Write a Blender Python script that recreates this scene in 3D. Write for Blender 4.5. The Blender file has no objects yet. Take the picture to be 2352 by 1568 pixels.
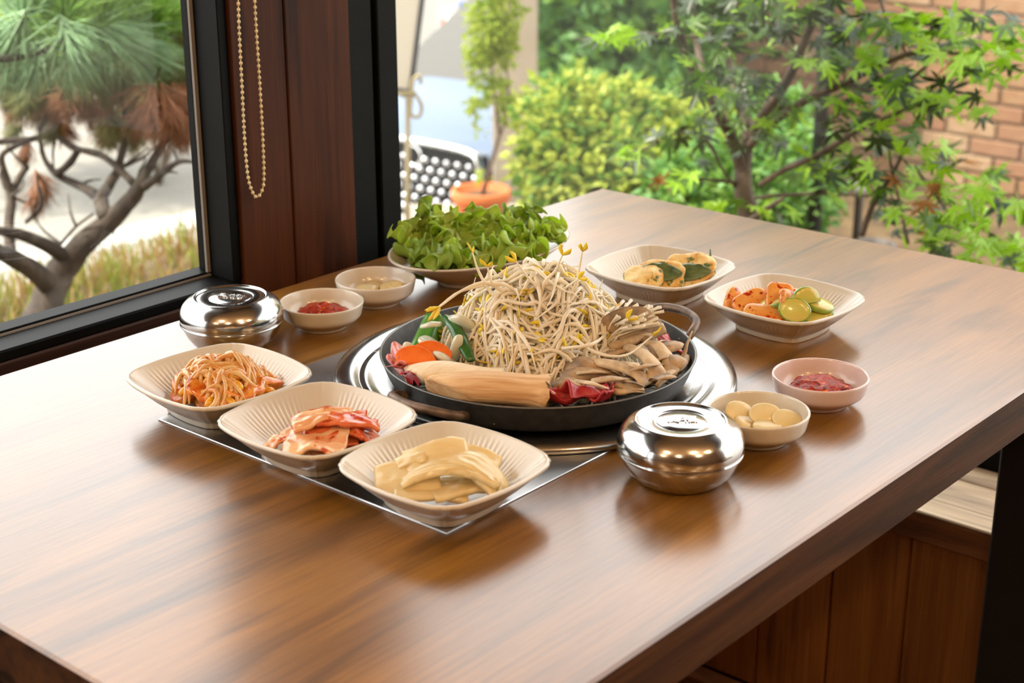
import bpy, math, random
from mathutils import Vector, Matrix, Euler, Quaternion, noise as mnoise

scene = bpy.context.scene
COL = scene.collection

# ---------------------------------------------------------------- camera
F_PX, PITCH, ROLL, YAW = 3611.8, 0.34456, -0.00186, 0.7064
CAM = Vector((0.0, 0.0, 1.28))
_fw = Vector((math.cos(YAW) * math.cos(PITCH), math.sin(YAW) * math.cos(PITCH), -math.sin(PITCH)))
_rt0 = Vector((math.sin(YAW), -math.cos(YAW), 0.0))
_up0 = _rt0.cross(_fw)
_rt = _rt0 * math.cos(ROLL) + _up0 * math.sin(ROLL)
_up = -_rt0 * math.sin(ROLL) + _up0 * math.cos(ROLL)
cam_data = bpy.data.cameras.new('camera')
cam_data.sensor_width = 36.0
cam_data.sensor_fit = 'HORIZONTAL'
cam_data.lens = F_PX / 2352.0 * 36.0
cam_data.clip_start, cam_data.clip_end = 0.02, 200.0
cam_data.dof.use_dof = True
cam_data.dof.focus_distance = 1.44
cam_data.dof.aperture_fstop = 7.5
cam = bpy.data.objects.new('camera', cam_data)
COL.objects.link(cam)
cam.matrix_world = Matrix(((_rt.x, _up.x, -_fw.x, CAM.x), (_rt.y, _up.y, -_fw.y, CAM.y),
                           (_rt.z, _up.z, -_fw.z, CAM.z), (0, 0, 0, 1)))
scene.camera = cam

# ---------------------------------------------------------------- sky, sun, exposure
world = bpy.data.worlds.new('overcast_sky')
scene.world = world
world.use_nodes = True
_bg = world.node_tree.nodes['Background']
_bg.inputs['Color'].default_value = (1.0, 0.995, 0.985, 1)
_bg.inputs['Strength'].default_value = 4.2
sun_data = bpy.data.lights.new('sun', 'SUN')
sun_data.energy = 7.5
sun_data.angle = math.radians(3.0)
sun_data.color = (1.0, 0.9, 0.72)
sun = bpy.data.objects.new('sun', sun_data)
COL.objects.link(sun)
_az, _el = math.radians(140.0), math.radians(58.0)
_sd = Vector((math.cos(_az) * math.cos(_el), math.sin(_az) * math.cos(_el), math.sin(_el)))
sun.rotation_euler = _sd.to_track_quat('Z', 'Y').to_euler()
sun.location = (-4, 6, 9)

vs = scene.view_settings
scene.display_settings.display_device = 'sRGB'
vs.view_transform = 'Standard'
vs.look = 'None'
vs.exposure = 0.0
vs.gamma = 1.0
vs.use_curve_mapping = False
cy = scene.cycles
cy.caustics_reflective = False
cy.caustics_refractive = False
cy.max_bounces = 6
cy.diffuse_bounces = 3
cy.glossy_bounces = 4
cy.use_adaptive_sampling = True
cy.adaptive_threshold = 0.05
cy.transparent_max_bounces = 16
cy.sample_clamp_indirect = 6.0
cy.use_denoising = True
cy.use_light_tree = False

# ---------------------------------------------------------------- helpers
TZ = 0.75          # height of the table top


def S(r, g, b):
    def c(u):
        u /= 255.0
        return u / 12.92 if u <= 0.04045 else ((u + 0.055) / 1.055) ** 2.4
    return (c(r), c(g), c(b), 1.0)


def ray(px, py):
    return _fw * F_PX + _rt * (px - 1176.0) - _up * (py - 784.0)


def at(px, py, z):
    d = ray(px, py)
    return CAM + d * ((z - CAM.z) / d.z)


def far(px, py, dist):
    d = ray(px, py)
    return CAM + d * (dist / math.hypot(d.x, d.y))


class MB:
    """collects geometry for one mesh"""

    def __init__(self):
        self.v, self.f, self.m = [], [], []

    def add(self, v, f, mi=0, M=None):
        o = len(self.v)
        if M is None:
            self.v += [tuple(p) for p in v]
        else:
            self.v += [tuple(M @ Vector(p)) for p in v]
        self.f += [tuple(i + o for i in q) for q in f]
        self.m += [mi] * len(f)
        return self

    def box(self, x0, x1, y0, y1, z0, z1, b=0.0, mi=0, M=None):
        if b <= 0:
            v = [(x, y, z) for x in (x0, x1) for y in (y0, y1) for z in (z0, z1)]
            f = [(0, 1, 3, 2), (4, 6, 7, 5), (0, 4, 5, 1), (2, 3, 7, 6), (0, 2, 6, 4), (1, 5, 7, 3)]
            return self.add(v, f, mi, M)
        b = min(b, (x1 - x0) * .45, (y1 - y0) * .45, (z1 - z0) * .45)
        v, idx = [], {}
        for i, x in enumerate((x0, x1)):
            for j, y in enumerate((y0, y1)):
                for k, z in enumerate((z0, z1)):
                    sx, sy, sz = (1, -1)[i] * b, (1, -1)[j] * b, (1, -1)[k] * b
                    idx[i, j, k, 0] = len(v); v.append((x, y + sy, z + sz))
                    idx[i, j, k, 1] = len(v); v.append((x + sx, y, z + sz))
                    idx[i, j, k, 2] = len(v); v.append((x + sx, y + sy, z))
        f = []
        I = idx
        for i in (0, 1):
            q = [I[i, 0, 0, 0], I[i, 0, 1, 0], I[i, 1, 1, 0], I[i, 1, 0, 0]]
            f.append(q if i == 0 else q[::-1])
            q = [I[0, i, 0, 1], I[1, i, 0, 1], I[1, i, 1, 1], I[0, i, 1, 1]]
            f.append(q if i == 0 else q[::-1])
            q = [I[0, 0, i, 2], I[0, 1, i, 2], I[1, 1, i, 2], I[1, 0, i, 2]]
            f.append(q if i == 0 else q[::-1])
        for a in (0, 1):
            for c in (0, 1):
                f.append((I[a, c, 0, 0], I[a, c, 0, 1], I[a, c, 1, 1], I[a, c, 1, 0]))
                f.append((I[a, 0, c, 0], I[a, 0, c, 2], I[a, 1, c, 2], I[a, 1, c, 0]))
                f.append((I[0, a, c, 1], I[0, a, c, 2], I[1, a, c, 2], I[1, a, c, 1]))
        for i in (0, 1):
            for j in (0, 1):
                for k in (0, 1):
                    f.append((I[i, j, k, 0], I[i, j, k, 1], I[i, j, k, 2]))
        return self.add(v, f, mi, M)

    def lathe(self, prof, n=64, mi=0, M=None, outline=None, closed=False):
        """prof: (r, z) list; r=0 ends make poles.  outline(angle) scales r"""
        v, f, rings = [], [], []
        for r, z in prof:
            if r <= 1e-9:
                rings.append([len(v)]); v.append((0, 0, z))
            else:
                s = len(v)
                for k in range(n):
                    a = 2 * math.pi * k / n
                    q = r * (outline(a, r) if outline else 1.0)
                    v.append((q * math.cos(a), q * math.sin(a), z))
                rings.append(list(range(s, s + n)))
        for A, B in zip(rings, rings[1:]):
            for k in range(n):
                k2 = (k + 1) % n
                if len(A) == 1 and len(B) == 1:
                    continue
                if len(A) == 1:
                    f.append((A[0], B[k2], B[k]))
                elif len(B) == 1:
                    f.append((A[k], A[k2], B[0]))
                else:
                    f.append((A[k], A[k2], B[k2], B[k]))
        return self.add(v, f, mi, M)

    def tube(self, pts, rads, n=8, mi=0, up=None, cap=True):
        """rads: numbers or (width, height) pairs, one for each point"""
        pts = [Vector(p) for p in pts]
        k = len(pts)
        if isinstance(rads, (int, float)):
            rads = [rads] * k
        rads = [r if isinstance(r, tuple) else (r, r) for r in rads]
        tans = []
        for i in range(k):
            t = pts[min(i + 1, k - 1)] - pts[max(i - 1, 0)]
            tans.append(t.normalized() if t.length > 1e-9 else Vector((0, 0, 1)))
        u = Vector(up) if up is not None else (Vector((0, 0, 1)) if abs(tans[0].z) < .9 else Vector((1, 0, 0)))
        v, f = [], []
        for i in range(k):
            t = tans[i]
            u = u - t * u.dot(t)
            if u.length < 1e-6:
                u = t.orthogonal()
            u.normalize()
            w = t.cross(u)
            for j in range(n):
                a = 2 * math.pi * j / n
                v.append(pts[i] + w * (math.cos(a) * rads[i][0]) + u * (math.sin(a) * rads[i][1]))
        for i in range(k - 1):
            for j in range(n):
                j2 = (j + 1) % n
                f.append((i * n + j, i * n + j2, (i + 1) * n + j2, (i + 1) * n + j))
        if cap:
            f.append(tuple(range(n))[::-1])
            f.append(tuple((k - 1) * n + j for j in range(n)))
        return self.add(v, f, mi)

    def build(self, name, mat, parent=None, smooth=True, loc=None, rot=None):
        me = bpy.data.meshes.new(name)
        me.from_pydata(self.v, [], self.f)
        mats = mat if isinstance(mat, (list, tuple)) else [mat]
        for m in mats:
            me.materials.append(m)
        if len(mats) > 1:
            me.polygons.foreach_set('material_index', self.m)
        if smooth:
            me.polygons.foreach_set('use_smooth', [True] * len(me.polygons))
        me.update()
        return inst(name, me, parent, loc, rot)


def inst(name, me, parent=None, loc=None, rot=None, scale=None):
    o = bpy.data.objects.new(name, me)
    COL.objects.link(o)
    if parent is not None:
        o.parent = parent
    if loc is not None:
        o.location = loc
    if rot is not None:
        if isinstance(rot, Quaternion):
            o.rotation_mode = 'QUATERNION'
            o.rotation_quaternion = rot
        else:
            o.rotation_euler = rot
    if scale is not None:
        o.scale = (scale, scale, scale) if isinstance(scale, (int, float)) else scale
    return o


def tag(o, label=None, cat=None, group=None, kind=None):
    if label: o['label'] = label
    if cat: o['category'] = cat
    if group: o['group'] = group
    if kind: o['kind'] = kind
    return o


def thing(name, label, cat, loc=(0, 0, 0), rotz=0.0, group=None, kind=None):
    o = bpy.data.objects.new(name, None)
    o.empty_display_size = 0.05
    COL.objects.link(o)
    o.location = loc
    o.rotation_euler = (0, 0, rotz)
    return tag(o, label, cat, group, kind)


def smoothline(pts, k=4):
    """Catmull-Rom through points (Vectors or tuples of floats)"""
    P = [Vector(p) for p in pts]
    P = [P[0] * 2 - P[1]] + P + [P[-1] * 2 - P[-2]]
    out = []
    for i in range(1, len(P) - 2):
        for j in range(k):
            t = j / k
            a, b, c, d = P[i - 1], P[i], P[i + 1], P[i + 2]
            out.append(.5 * ((2 * b) + (c - a) * t + (2 * a - 5 * b + 4 * c - d) * t * t + (3 * b - a - 3 * c + d) * t ** 3))
    out.append(P[-2])
    return out


def lerplist(vals, n):
    out = []
    for i in range(n):
        t = i / (n - 1) * (len(vals) - 1)
        j = min(int(t), len(vals) - 2)
        a, b = vals[j], vals[j + 1]
        w = t - j
        if isinstance(a, tuple):
            out.append(tuple(x + (y - x) * w for x, y in zip(a, b)))
        else:
            out.append(a + (b - a) * w)
    return out


# ---------------------------------------------------------------- materials
def M(name, col, rough=.5, metal=0.0, col2=None, nscale=20.0, stretch=(1, 1, 1), ramp=(.35, .65), detail=4.0,
      bump=0.0, bscale=None, bstretch=None, transl=0.0, spec=.5, sss=0.0, coat=0.0, tcol=None, distort=0.0,
      rough2=None, alpha=None, speck=None, sscale=60.0, sramp=(.62, .68)):
    m = bpy.data.materials.new(name)
    m.use_nodes = True
    nt = m.node_tree
    N, L = nt.nodes, nt.links
    p = N['Principled BSDF']
    p.inputs['Base Color'].default_value = col
    p.inputs['Roughness'].default_value = rough
    p.inputs['Metallic'].default_value = metal
    p.inputs['Specular IOR Level'].default_value = spec
    if coat:
        p.inputs['Coat Weight'].default_value = coat
        p.inputs['Coat Roughness'].default_value = .08
    if sss:
        p.inputs['Subsurface Weight'].default_value = sss
        p.inputs['Subsurface Radius'].default_value = (.012, .008, .005)
        p.inputs['Subsurface Scale'].default_value = .6
    tc = N.new('ShaderNodeTexCoord')

    def noise(scale, st, det, dist=0.0):
        mp = N.new('ShaderNodeMapping')
        mp.inputs['Scale'].default_value = st
        L.new(tc.outputs['Object'], mp.inputs['Vector'])
        n = N.new('ShaderNodeTexNoise')
        n.inputs['Scale'].default_value = scale
        n.inputs['Detail'].default_value = det
        n.inputs['Distortion'].default_value = dist
        L.new(mp.outputs['Vector'], n.inputs['Vector'])
        return n

    cout = None
    if col2 is not None:
        n = noise(nscale, stretch, detail, distort)
        r = N.new('ShaderNodeValToRGB')
        r.color_ramp.elements[0].position = ramp[0]
        r.color_ramp.elements[1].position = ramp[1]
        r.color_ramp.elements[0].color = col
        r.color_ramp.elements[1].color = col2
        L.new(n.outputs['Fac'], r.inputs['Fac'])
        cout = r.outputs['Color']
        if rough2 is not None:
            mr = N.new('ShaderNodeMapRange')
            mr.inputs['From Min'].default_value = ramp[0]
            mr.inputs['From Max'].default_value = ramp[1]
            mr.inputs['To Min'].default_value = rough
            mr.inputs['To Max'].default_value = rough2
            L.new(n.outputs['Fac'], mr.inputs['Value'])
            L.new(mr.outputs['Result'], p.inputs['Roughness'])
    if speck is not None:
        n = noise(sscale, (1, 1, 1), 3.0)
        r = N.new('ShaderNodeValToRGB')
        r.color_ramp.elements[0].position = sramp[0]
        r.color_ramp.elements[1].position = sramp[1]
        r.color_ramp.elements[0].color = (0, 0, 0, 1)
        r.color_ramp.elements[1].color = (1, 1, 1, 1)
        L.new(n.outputs['Fac'], r.inputs['Fac'])
        mx = N.new('ShaderNodeMix')
        mx.data_type = 'RGBA'
        L.new(r.outputs['Color'], mx.inputs['Factor'])
        if cout is not None:
            L.new(cout, mx.inputs['A'])
        else:
            mx.inputs['A'].default_value = col
        mx.inputs['B'].default_value = speck
        cout = mx.outputs['Result']
    if cout is not None:
        L.new(cout, p.inputs['Base Color'])
    if bump:
        n = noise(bscale or nscale, bstretch or stretch, 5.0)
        b = N.new('ShaderNodeBump')
        b.inputs['Strength'].default_value = 1.0
        b.inputs['Distance'].default_value = bump
        L.new(n.outputs['Fac'], b.inputs['Height'])
        L.new(b.outputs['Normal'], p.inputs['Normal'])
    if transl:
        t = N.new('ShaderNodeBsdfTranslucent')
        if tcol is not None:
            t.inputs['Color'].default_value = tcol
        elif cout is not None:
            L.new(cout, t.inputs['Color'])
        else:
            t.inputs['Color'].default_value = col
        mix = N.new('ShaderNodeMixShader')
        mix.inputs['Fac'].default_value = transl
        L.new(p.outputs['BSDF'], mix.inputs[1])
        L.new(t.outputs['BSDF'], mix.inputs[2])
        L.new(mix.outputs['Shader'], N['Material Output'].inputs['Surface'])
    return m


def wood(name, dark, mid, light, stretch=(1.0, 12.0, 12.0), scale=2.0, rough=.3, streak=.5, bump=.0002, spec=.5, fine=1.0,
         coat=0.0, offset=(0, 0, 0)):
    m = bpy.data.materials.new(name)
    m.use_nodes = True
    nt = m.node_tree
    N, L = nt.nodes, nt.links
    p = N['Principled BSDF']
    p.inputs['Roughness'].default_value = rough
    p.inputs['Specular IOR Level'].default_value = spec
    p.inputs['Coat Weight'].default_value = coat
    p.inputs['Coat Roughness'].default_value = .2
    tc = N.new('ShaderNodeTexCoord')

    def noise(sc, st, det, dist, off=(0, 0, 0)):
        mp = N.new('ShaderNodeMapping')
        mp.inputs['Scale'].default_value = st
        mp.inputs['Location'].default_value = tuple(a + b for a, b in zip(off, offset))
        L.new(tc.outputs['Object'], mp.inputs['Vector'])
        n = N.new('ShaderNodeTexNoise')
        n.inputs['Scale'].default_value = sc
        n.inputs['Detail'].default_value = det
        n.inputs['Distortion'].default_value = dist
        L.new(mp.outputs['Vector'], n.inputs['Vector'])
        return n.outputs['Fac']

    a = noise(scale, stretch, 5.0, 1.2)
    r = N.new('ShaderNodeValToRGB')
    e = r.color_ramp.elements
    e[0].position, e[0].color = .33, mid
    e[1].position, e[1].color = .68, light
    L.new(a, r.inputs['Fac'])
    # dark streaks along the grain
    b = noise(scale * .9, tuple(s * 1.3 for s in stretch), 7.0, 1.6, (3.1, 1.7, .4))
    rb = N.new('ShaderNodeValToRGB')
    eb = rb.color_ramp.elements
    eb[0].position, eb[0].color = .54, (0, 0, 0, 1)
    eb[1].position, eb[1].color = .70, (1, 1, 1, 1)
    L.new(b, rb.inputs['Fac'])
    ml = N.new('ShaderNodeMath'); ml.operation = 'MULTIPLY'
    L.new(rb.outputs['Color'], ml.inputs[0]); ml.inputs[1].default_value = streak
    mx = N.new('ShaderNodeMix'); mx.data_type = 'RGBA'
    L.new(ml.outputs['Value'], mx.inputs['Factor'])
    L.new(r.outputs['Color'], mx.inputs['A'])
    mx.inputs['B'].default_value = dark
    # fine fibre
    c = noise(scale * 6, tuple(s * 4 if s > 2 else s * 1.2 for s in stretch), 3.0, 0.2)
    rc = N.new('ShaderNodeMapRange')
    rc.inputs['From Min'].default_value, rc.inputs['From Max'].default_value = .3, .7
    rc.inputs['To Min'].default_value, rc.inputs['To Max'].default_value = 1 - .22 * fine, 1 + .12 * fine
    L.new(c, rc.inputs['Value'])
    mm = N.new('ShaderNodeMix'); mm.data_type = 'RGBA'; mm.blend_type = 'MULTIPLY'
    mm.inputs['Factor'].default_value = 1.0
    L.new(mx.outputs['Result'], mm.inputs['A'])
    L.new(rc.outputs['Result'], mm.inputs['B'])
    L.new(mm.outputs['Result'], p.inputs['Base Color'])
    if bump:
        bp = N.new('ShaderNodeBump')
        bp.inputs['Distance'].default_value = bump
        L.new(c, bp.inputs['Height'])
        L.new(bp.outputs['Normal'], p.inputs['Normal'])
    return m


def glass_mat(name, dusty=.005):
    """thin window pane: clear, with a mirror share that grows at grazing angles, and a little dust"""
    m = bpy.data.materials.new(name)
    m.use_nodes = True
    nt = m.node_tree
    N, L = nt.nodes, nt.links
    N.remove(N['Principled BSDF'])
    tr = N.new('ShaderNodeBsdfTransparent')
    tr.inputs['Color'].default_value = (.97, .985, .975, 1)
    gl = N.new('ShaderNodeBsdfGlossy')
    gl.inputs['Roughness'].default_value = .0
    df = N.new('ShaderNodeBsdfDiffuse')
    df.inputs['Color'].default_value = (.75, .75, .7, 1)
    lw = N.new('ShaderNodeLayerWeight'); lw.inputs['Blend'].default_value = .5
    pw = N.new('ShaderNodeMath'); pw.operation = 'POWER'; pw.inputs[1].default_value = 5.0
    L.new(lw.outputs['Facing'], pw.inputs[0])
    ml = N.new('ShaderNodeMath'); ml.operation = 'MULTIPLY_ADD'
    ml.inputs[1].default_value = .9; ml.inputs[2].default_value = .03
    L.new(pw.outputs['Value'], ml.inputs[0])
    m1 = N.new('ShaderNodeMixShader'); m1.inputs['Fac'].default_value = dusty
    L.new(tr.outputs['BSDF'], m1.inputs[1]); L.new(df.outputs['BSDF'], m1.inputs[2])
    m2 = N.new('ShaderNodeMixShader')
    L.new(ml.outputs['Value'], m2.inputs['Fac'])
    L.new(m1.outputs['Shader'], m2.inputs[1]); L.new(gl.outputs['BSDF'], m2.inputs[2])
    L.new(m2.outputs['Shader'], N['Material Output'].inputs['Surface'])
    return m


def emit_mat(name, col, strength):
    m = bpy.data.materials.new(name)
    m.use_nodes = True
    p = m.node_tree.nodes['Principled BSDF']
    p.inputs['Base Color'].default_value = col
    p.inputs['Emission Color'].default_value = col
    p.inputs['Emission Strength'].default_value = strength
    return m


MT = {}
MT['table'] = wood('walnut_table', S(52, 32, 12), S(102, 65, 20), S(148, 100, 36), (.8, 5.5, 5.5), 2.2, .3, .7, .00010, spec=.45, coat=.72)
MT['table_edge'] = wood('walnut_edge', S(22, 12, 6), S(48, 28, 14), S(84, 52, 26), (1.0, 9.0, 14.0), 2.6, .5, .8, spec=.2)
MT['steel'] = M('brushed_steel', (.52, .52, .51, 1), .16, 1.0, (.46, .46, .45, 1), 40, rough2=.24, bump=.00005, bscale=90)
MT['steel_plate'] = M('worn_steel_plate', (.55, .56, .57, 1), .25, 1.0, (.48, .49, .5, 1), 18, rough2=.38)
MT['chrome'] = M('polished_steel', (.66, .65, .63, 1), .13, 1.0, (.58, .57, .55, 1), 60, rough2=.2)
MT['iron'] = M('cast_iron', S(40, 38, 36), .55, 0.3, S(56, 53, 50), 120, bump=.00015, bscale=400)
MT['rust'] = M('rusty_iron', S(70, 55, 44), .5, 0.5, S(128, 108, 92), 60, bump=.0002, bscale=200)
MT['porcelain'] = M('cream_porcelain', S(206, 197, 180), .24, 0, S(198, 188, 170), 12, coat=.25, speck=S(176, 164, 144), sscale=320, sramp=(.72, .76))
MT['porcelain_pink'] = M('pink_porcelain', S(210, 188, 182), .22, 0, S(204, 180, 174), 12, coat=.3)
MT['porcelain_white'] = M('white_porcelain', S(210, 201, 188), .22, 0, S(202, 192, 178), 12, coat=.3)
MT['black_frame'] = M('black_frame', S(5, 5, 5), .5, 0, S(8, 8, 8), 30, spec=.1)
MT['green_frame'] = M('green_black_frame', S(10, 13, 11), .6, 0, S(14, 17, 15), 30, spec=.1)
MT['gasket'] = M('grey_gasket', S(120, 114, 106), .6)
MT['red_wood'] = wood('red_brown_wood', S(24, 11, 5), S(58, 29, 12), S(82, 43, 18), (9.0, 9.0, .8), 2.0, .5, .7, spec=.12)
MT['dark_wood'] = wood('dark_brown_wood', S(22, 12, 8), S(44, 25, 16), S(60, 36, 24), (1.0, 9.0, 9.0), 2.0, .5, .6, spec=.25)
MT['panel_wood'] = wood('orange_brown_wood', S(60, 30, 10), S(142, 86, 36), S(172, 112, 52), (9.0, 9.0, .7), 1.8, .4, .8)
MT['rail_wood'] = wood('rail_wood', S(64, 34, 18), S(128, 80, 46), S(160, 108, 66), (9.0, 1.0, 9.0), 1.8, .4, .6)
MT['pale_wood'] = wood('weathered_wood', S(88, 62, 44), S(176, 146, 112), S(206, 180, 146), (9.0, 1.0, 9.0), 1.8, .55, .7)
MT['glass'] = glass_mat('window_glass')
MT['plaster'] = M('warm_plaster', S(112, 86, 60), .8, 0, S(100, 76, 52), 6)
MT['ceiling'] = M('cream_ceiling', S(150, 126, 98), .85)
MT['floor'] = wood('floor_wood', S(50, 30, 18), S(104, 68, 40), S(130, 88, 54), (1.0, 8.0, 8.0), 2.0, .4, .5)

# ================================================================ the room
def struct(name, mb, mat, parent=None, smooth=False, label=None, cat=None):
    o = mb.build(name, mat, parent, smooth)
    if parent is None:
        tag(o, label, cat, kind='structure')
    return o


def bx(*a, **k):
    return MB().box(*a, **k)


def pane(q, parent):
    return MB().add(q, [(0, 1, 2, 3)]).build('pane', MT['glass'], parent, False)


struct('floor', bx(-2.6, 1.95, -2.6, 1.52, -.06, 0), MT['floor'], label='brown wooden restaurant floor under the table', cat='floor')
struct('ceiling', bx(-2.6, 1.95, -2.6, 1.52, 2.5, 2.56), MT['ceiling'], label='cream ceiling of the dining room', cat='ceiling')
struct('sun_block_eave', bx(-2.9, 2.6, -2.9, 2.2, 2.56, 2.66), MT['dark_wood'], label='unseen dark roof eave added over the windows to block the sun', cat='roof')  # added out of view, sized to keep direct sun off the table
struct('wall_back', bx(-2.7, -2.6, -2.6, 1.52, 0, 2.5), MT['plaster'], label='plain plaster wall behind the viewer', cat='wall')
struct('wall_front', bx(-2.6, 1.95, -2.7, -2.6, 0, 2.5), MT['plaster'], label='plain plaster side wall of the dining room', cat='wall')

# wall below and above the window beside the table
w = MB()
w.box(-2.6, 1.07, 1.305, 1.375, 0, .745, .002)
w.box(1.245, 1.95, 1.345, 1.50, 0, .40, .002)
w.box(-2.6, 1.95, 1.32, 1.50, 2.30, 2.5)
struct('wall_left', w, MT['dark_wood'], label='dark brown wooden wall under the long window', cat='wall')

# the wooden pillar, clad with vertical boards
pil = struct('pillar', bx(1.135, 1.241, 1.312, 1.45, 0, 2.5), MT['dark_wood'],
             label='red brown wooden pillar between the two windows', cat='pillar')
for x0, x1, y0 in ((1.070, 1.1445, 1.300), (1.1452, 1.2135, 1.2985), (1.2145, 1.245, 1.303)):
    struct('board', bx(x0, x1, y0, 1.33, 0, 2.5, .0012), MT['red_wood'], pil)

# window 1: beside the table, black frame
w1 = thing('window_1', 'long black framed window beside the table facing the pine', 'window', (0, 0, 0), kind='structure')
f = MB()
f.box(-2.0, 1.07, 1.306, 1.372, .745, .757, .002)
f.box(-2.0, 1.07, 1.346, 1.370, .757, .7615, .001)
MB.build(f, 'bottom_rail', MT['black_frame'], w1, False)
f = MB()
f.box(1.058, 1.0745, 1.305, 1.365, .757, 2.30, .001)
f.box(1.0565, 1.058, 1.352, 1.362, .757, 2.30, .0006)
MB.build(f, 'side_rail', MT['black_frame'], w1, False)
bx(1.0535, 1.0585, 1.344, 1.3475, .7615, 2.28).build('gasket', MT['gasket'], w1, False)
bx(-1.96, 1.0585, 1.344, 1.3475, .757, .7592).build('gasket', MT['gasket'], w1, False)
bx(-2.0, 1.0745, 1.306, 1.41, 2.26, 2.30).build('top_rail', MT['black_frame'], w1, False)
bx(-2.06, -2.0, 1.306, 1.41, .745, 2.30).build('side_rail', MT['black_frame'], w1, False)
bx(-.64, -.58, 1.31, 1.41, .757, 2.26).build('mullion', MT['black_frame'], w1, False)
pane([(-2.0, 1.36, .757), (1.058, 1.36, .757), (1.058, 1.36, 2.27), (-2.0, 1.36, 2.27)], w1)
struct('wall_left', bx(-2.6, -2.06, 1.305, 1.50, .745, 2.3), MT['dark_wood'], label='dark wooden wall beyond the long window', cat='wall')

# window 2: past the pillar, low sill, frameless glass corner
w2 = thing('window_2', 'tall window past the wooden pillar with dark green black frame', 'window', kind='structure')
bx(1.245, 1.299, 1.322, 1.41, .40, 2.30, .0015).build('side_rail', MT['green_frame'], w2, False)
bx(1.299, 1.306, 1.332, 1.41, .40, 2.30).build('groove', MT['black_frame'], w2, False)
bx(1.306, 1.339, 1.320, 1.38, .40, 2.30, .0015).build('sash', MT['green_frame'], w2, False)
bx(1.339, 1.92, 1.33, 1.41, .40, .455, .0015).build('bottom_rail', MT['green_frame'], w2, False)
bx(1.339, 1.95, 1.33, 1.41, 2.25, 2.30).build('top_rail', MT['green_frame'], w2, False)
pane([(1.335, 1.353, .45), (1.922, 1.353, .45), (1.922, 1.353, 2.26), (1.335, 1.353, 2.26)], w2)

# window 3: across the far end of the table
w3 = thing('window_3', 'large garden window across the end of the table', 'window', kind='structure')
bx(1.892, 1.95, -1.2, 1.345, .395, .43, .002).build('bottom_rail', MT['black_frame'], w3, False)
bx(1.905, 1.95, -1.2, 1.345, .43, .452, .002).build('glazing_bead', MT['black_frame'], w3, False)
bx(1.892, 1.95, -1.2, 1.41, 2.25, 2.30).build('top_rail', MT['black_frame'], w3, False)
bx(1.892, 1.95, -1.26, -1.2, .395, 2.30).build('side_rail', MT['black_frame'], w3, False)
pane([(1.922, 1.353, .45), (1.922, -1.2, .45), (1.922, -1.2, 2.26), (1.922, 1.353, 2.26)], w3)

# wainscot, ledge and baseboard under window 3
wr = struct('wall_right', bx(1.742, 1.95, -1.3, 1.345, 0, .372), MT['dark_wood'],
            label='low wooden panelled wall under the garden window', cat='wall')
for k in range(-9, 6):
    y0 = .7935 + .110 * k
    if k == -2:
        bx(1.7215, 1.743, y0 + .108 - .012, y0 + .108, .045, .358, .0015).build('batten', MT['panel_wood'], wr, False)
    bx(1.722 if k % 2 else 1.7235, 1.744, y0, y0 + .1075, .045, .360, .0022).build('panel', MT['panel_wood'], wr, False)
bx(1.714, 1.75, -1.3, 1.345, .358, .3955, .002).build('top_rail', MT['rail_wood'], wr, False)
bx(1.7135, 1.758, -1.3, 1.345, .3955, .400, .0018).build('ledge_lip', MT['pale_wood'], wr, False)
bx(1.760, 1.838, -1.3, 1.345, .372, .3985, .0015).build('ledge_plank', MT['pale_wood'], wr, False)
bx(1.842, 1.892, -1.3, 1.345, .372, .3985, .0015).build('ledge_plank', MT['pale_wood'], wr, False)
struct('baseboard_right', bx(1.690, 1.7225, -1.3, 1.305, 0, .045, .003), MT['rail_wood'],
       label='brown wooden baseboard at the foot of the panelled wall', cat='baseboard')
struct('wall_right', bx(1.75, 1.95, -2.6, -1.26, 0, 2.5), MT['plaster'], label='plaster wall beyond the garden window', cat='wall')
struct('wall_right', bx(1.88, 1.95, -1.3, 1.52, 2.30, 2.5), MT['dark_wood'], label='dark wooden header above the garden window', cat='wall')

# pendant lamps over the dining room
LAMP = emit_mat('warm_lamp_glass', (1.0, .65, .35, 1), 165.0)
lamp_spots = [(-.55, .45, 2.05), (.35, -.55, 2.05), (-.9, -.5, 2.05), (.15, -1.5, 2.05), (-1.7, .5, 2.05), (1.0, -1.1, 2.05)]
lamp_where = ['over the aisle by the long window', 'nearest behind the table', 'over the middle of the room',
              'by the far plaster side wall', 'by the back wall', 'by the garden side']
glob = MB().lathe([(0, -.06), (.03, -.052), (.052, -.03), (.06, 0), (.052, .03), (.03, .052), (.018, .058), (0, .06)], 20)
capm = MB().lathe([(0, .085), (.02, .08), (.024, .05), (.0, .05)], 16)
gl_me = cp_me = None
for p, wtxt in zip(lamp_spots, lamp_where):
    t = thing('pendant_lamp', 'warm globe pendant lamp ' + wtxt, 'lamp', p, group='pendant lamps of the dining room')
    if gl_me is None:
        gl_me = glob.build('globe', LAMP, t).data
        cp_me = capm.build('cap', MT['black_frame'], t).data
    else:
        inst('globe', gl_me, t)
        inst('cap', cp_me, t)
    MB().tube([(0, 0, .08), (0, 0, 2.5 - p[2])], .003, 6).build('cord', MT['black_frame'], t)

# bead chain of the roller blind, hanging in front of the pillar
chain = thing('bead_chain', 'cream beaded blind chain hanging in a loop before the pillar', 'chain', (0, 0, 0))
cy_ = 1.288


def on_y(px, py, Y):
    d = ray(px, py)
    return CAM + d * (Y / d.y)


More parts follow.
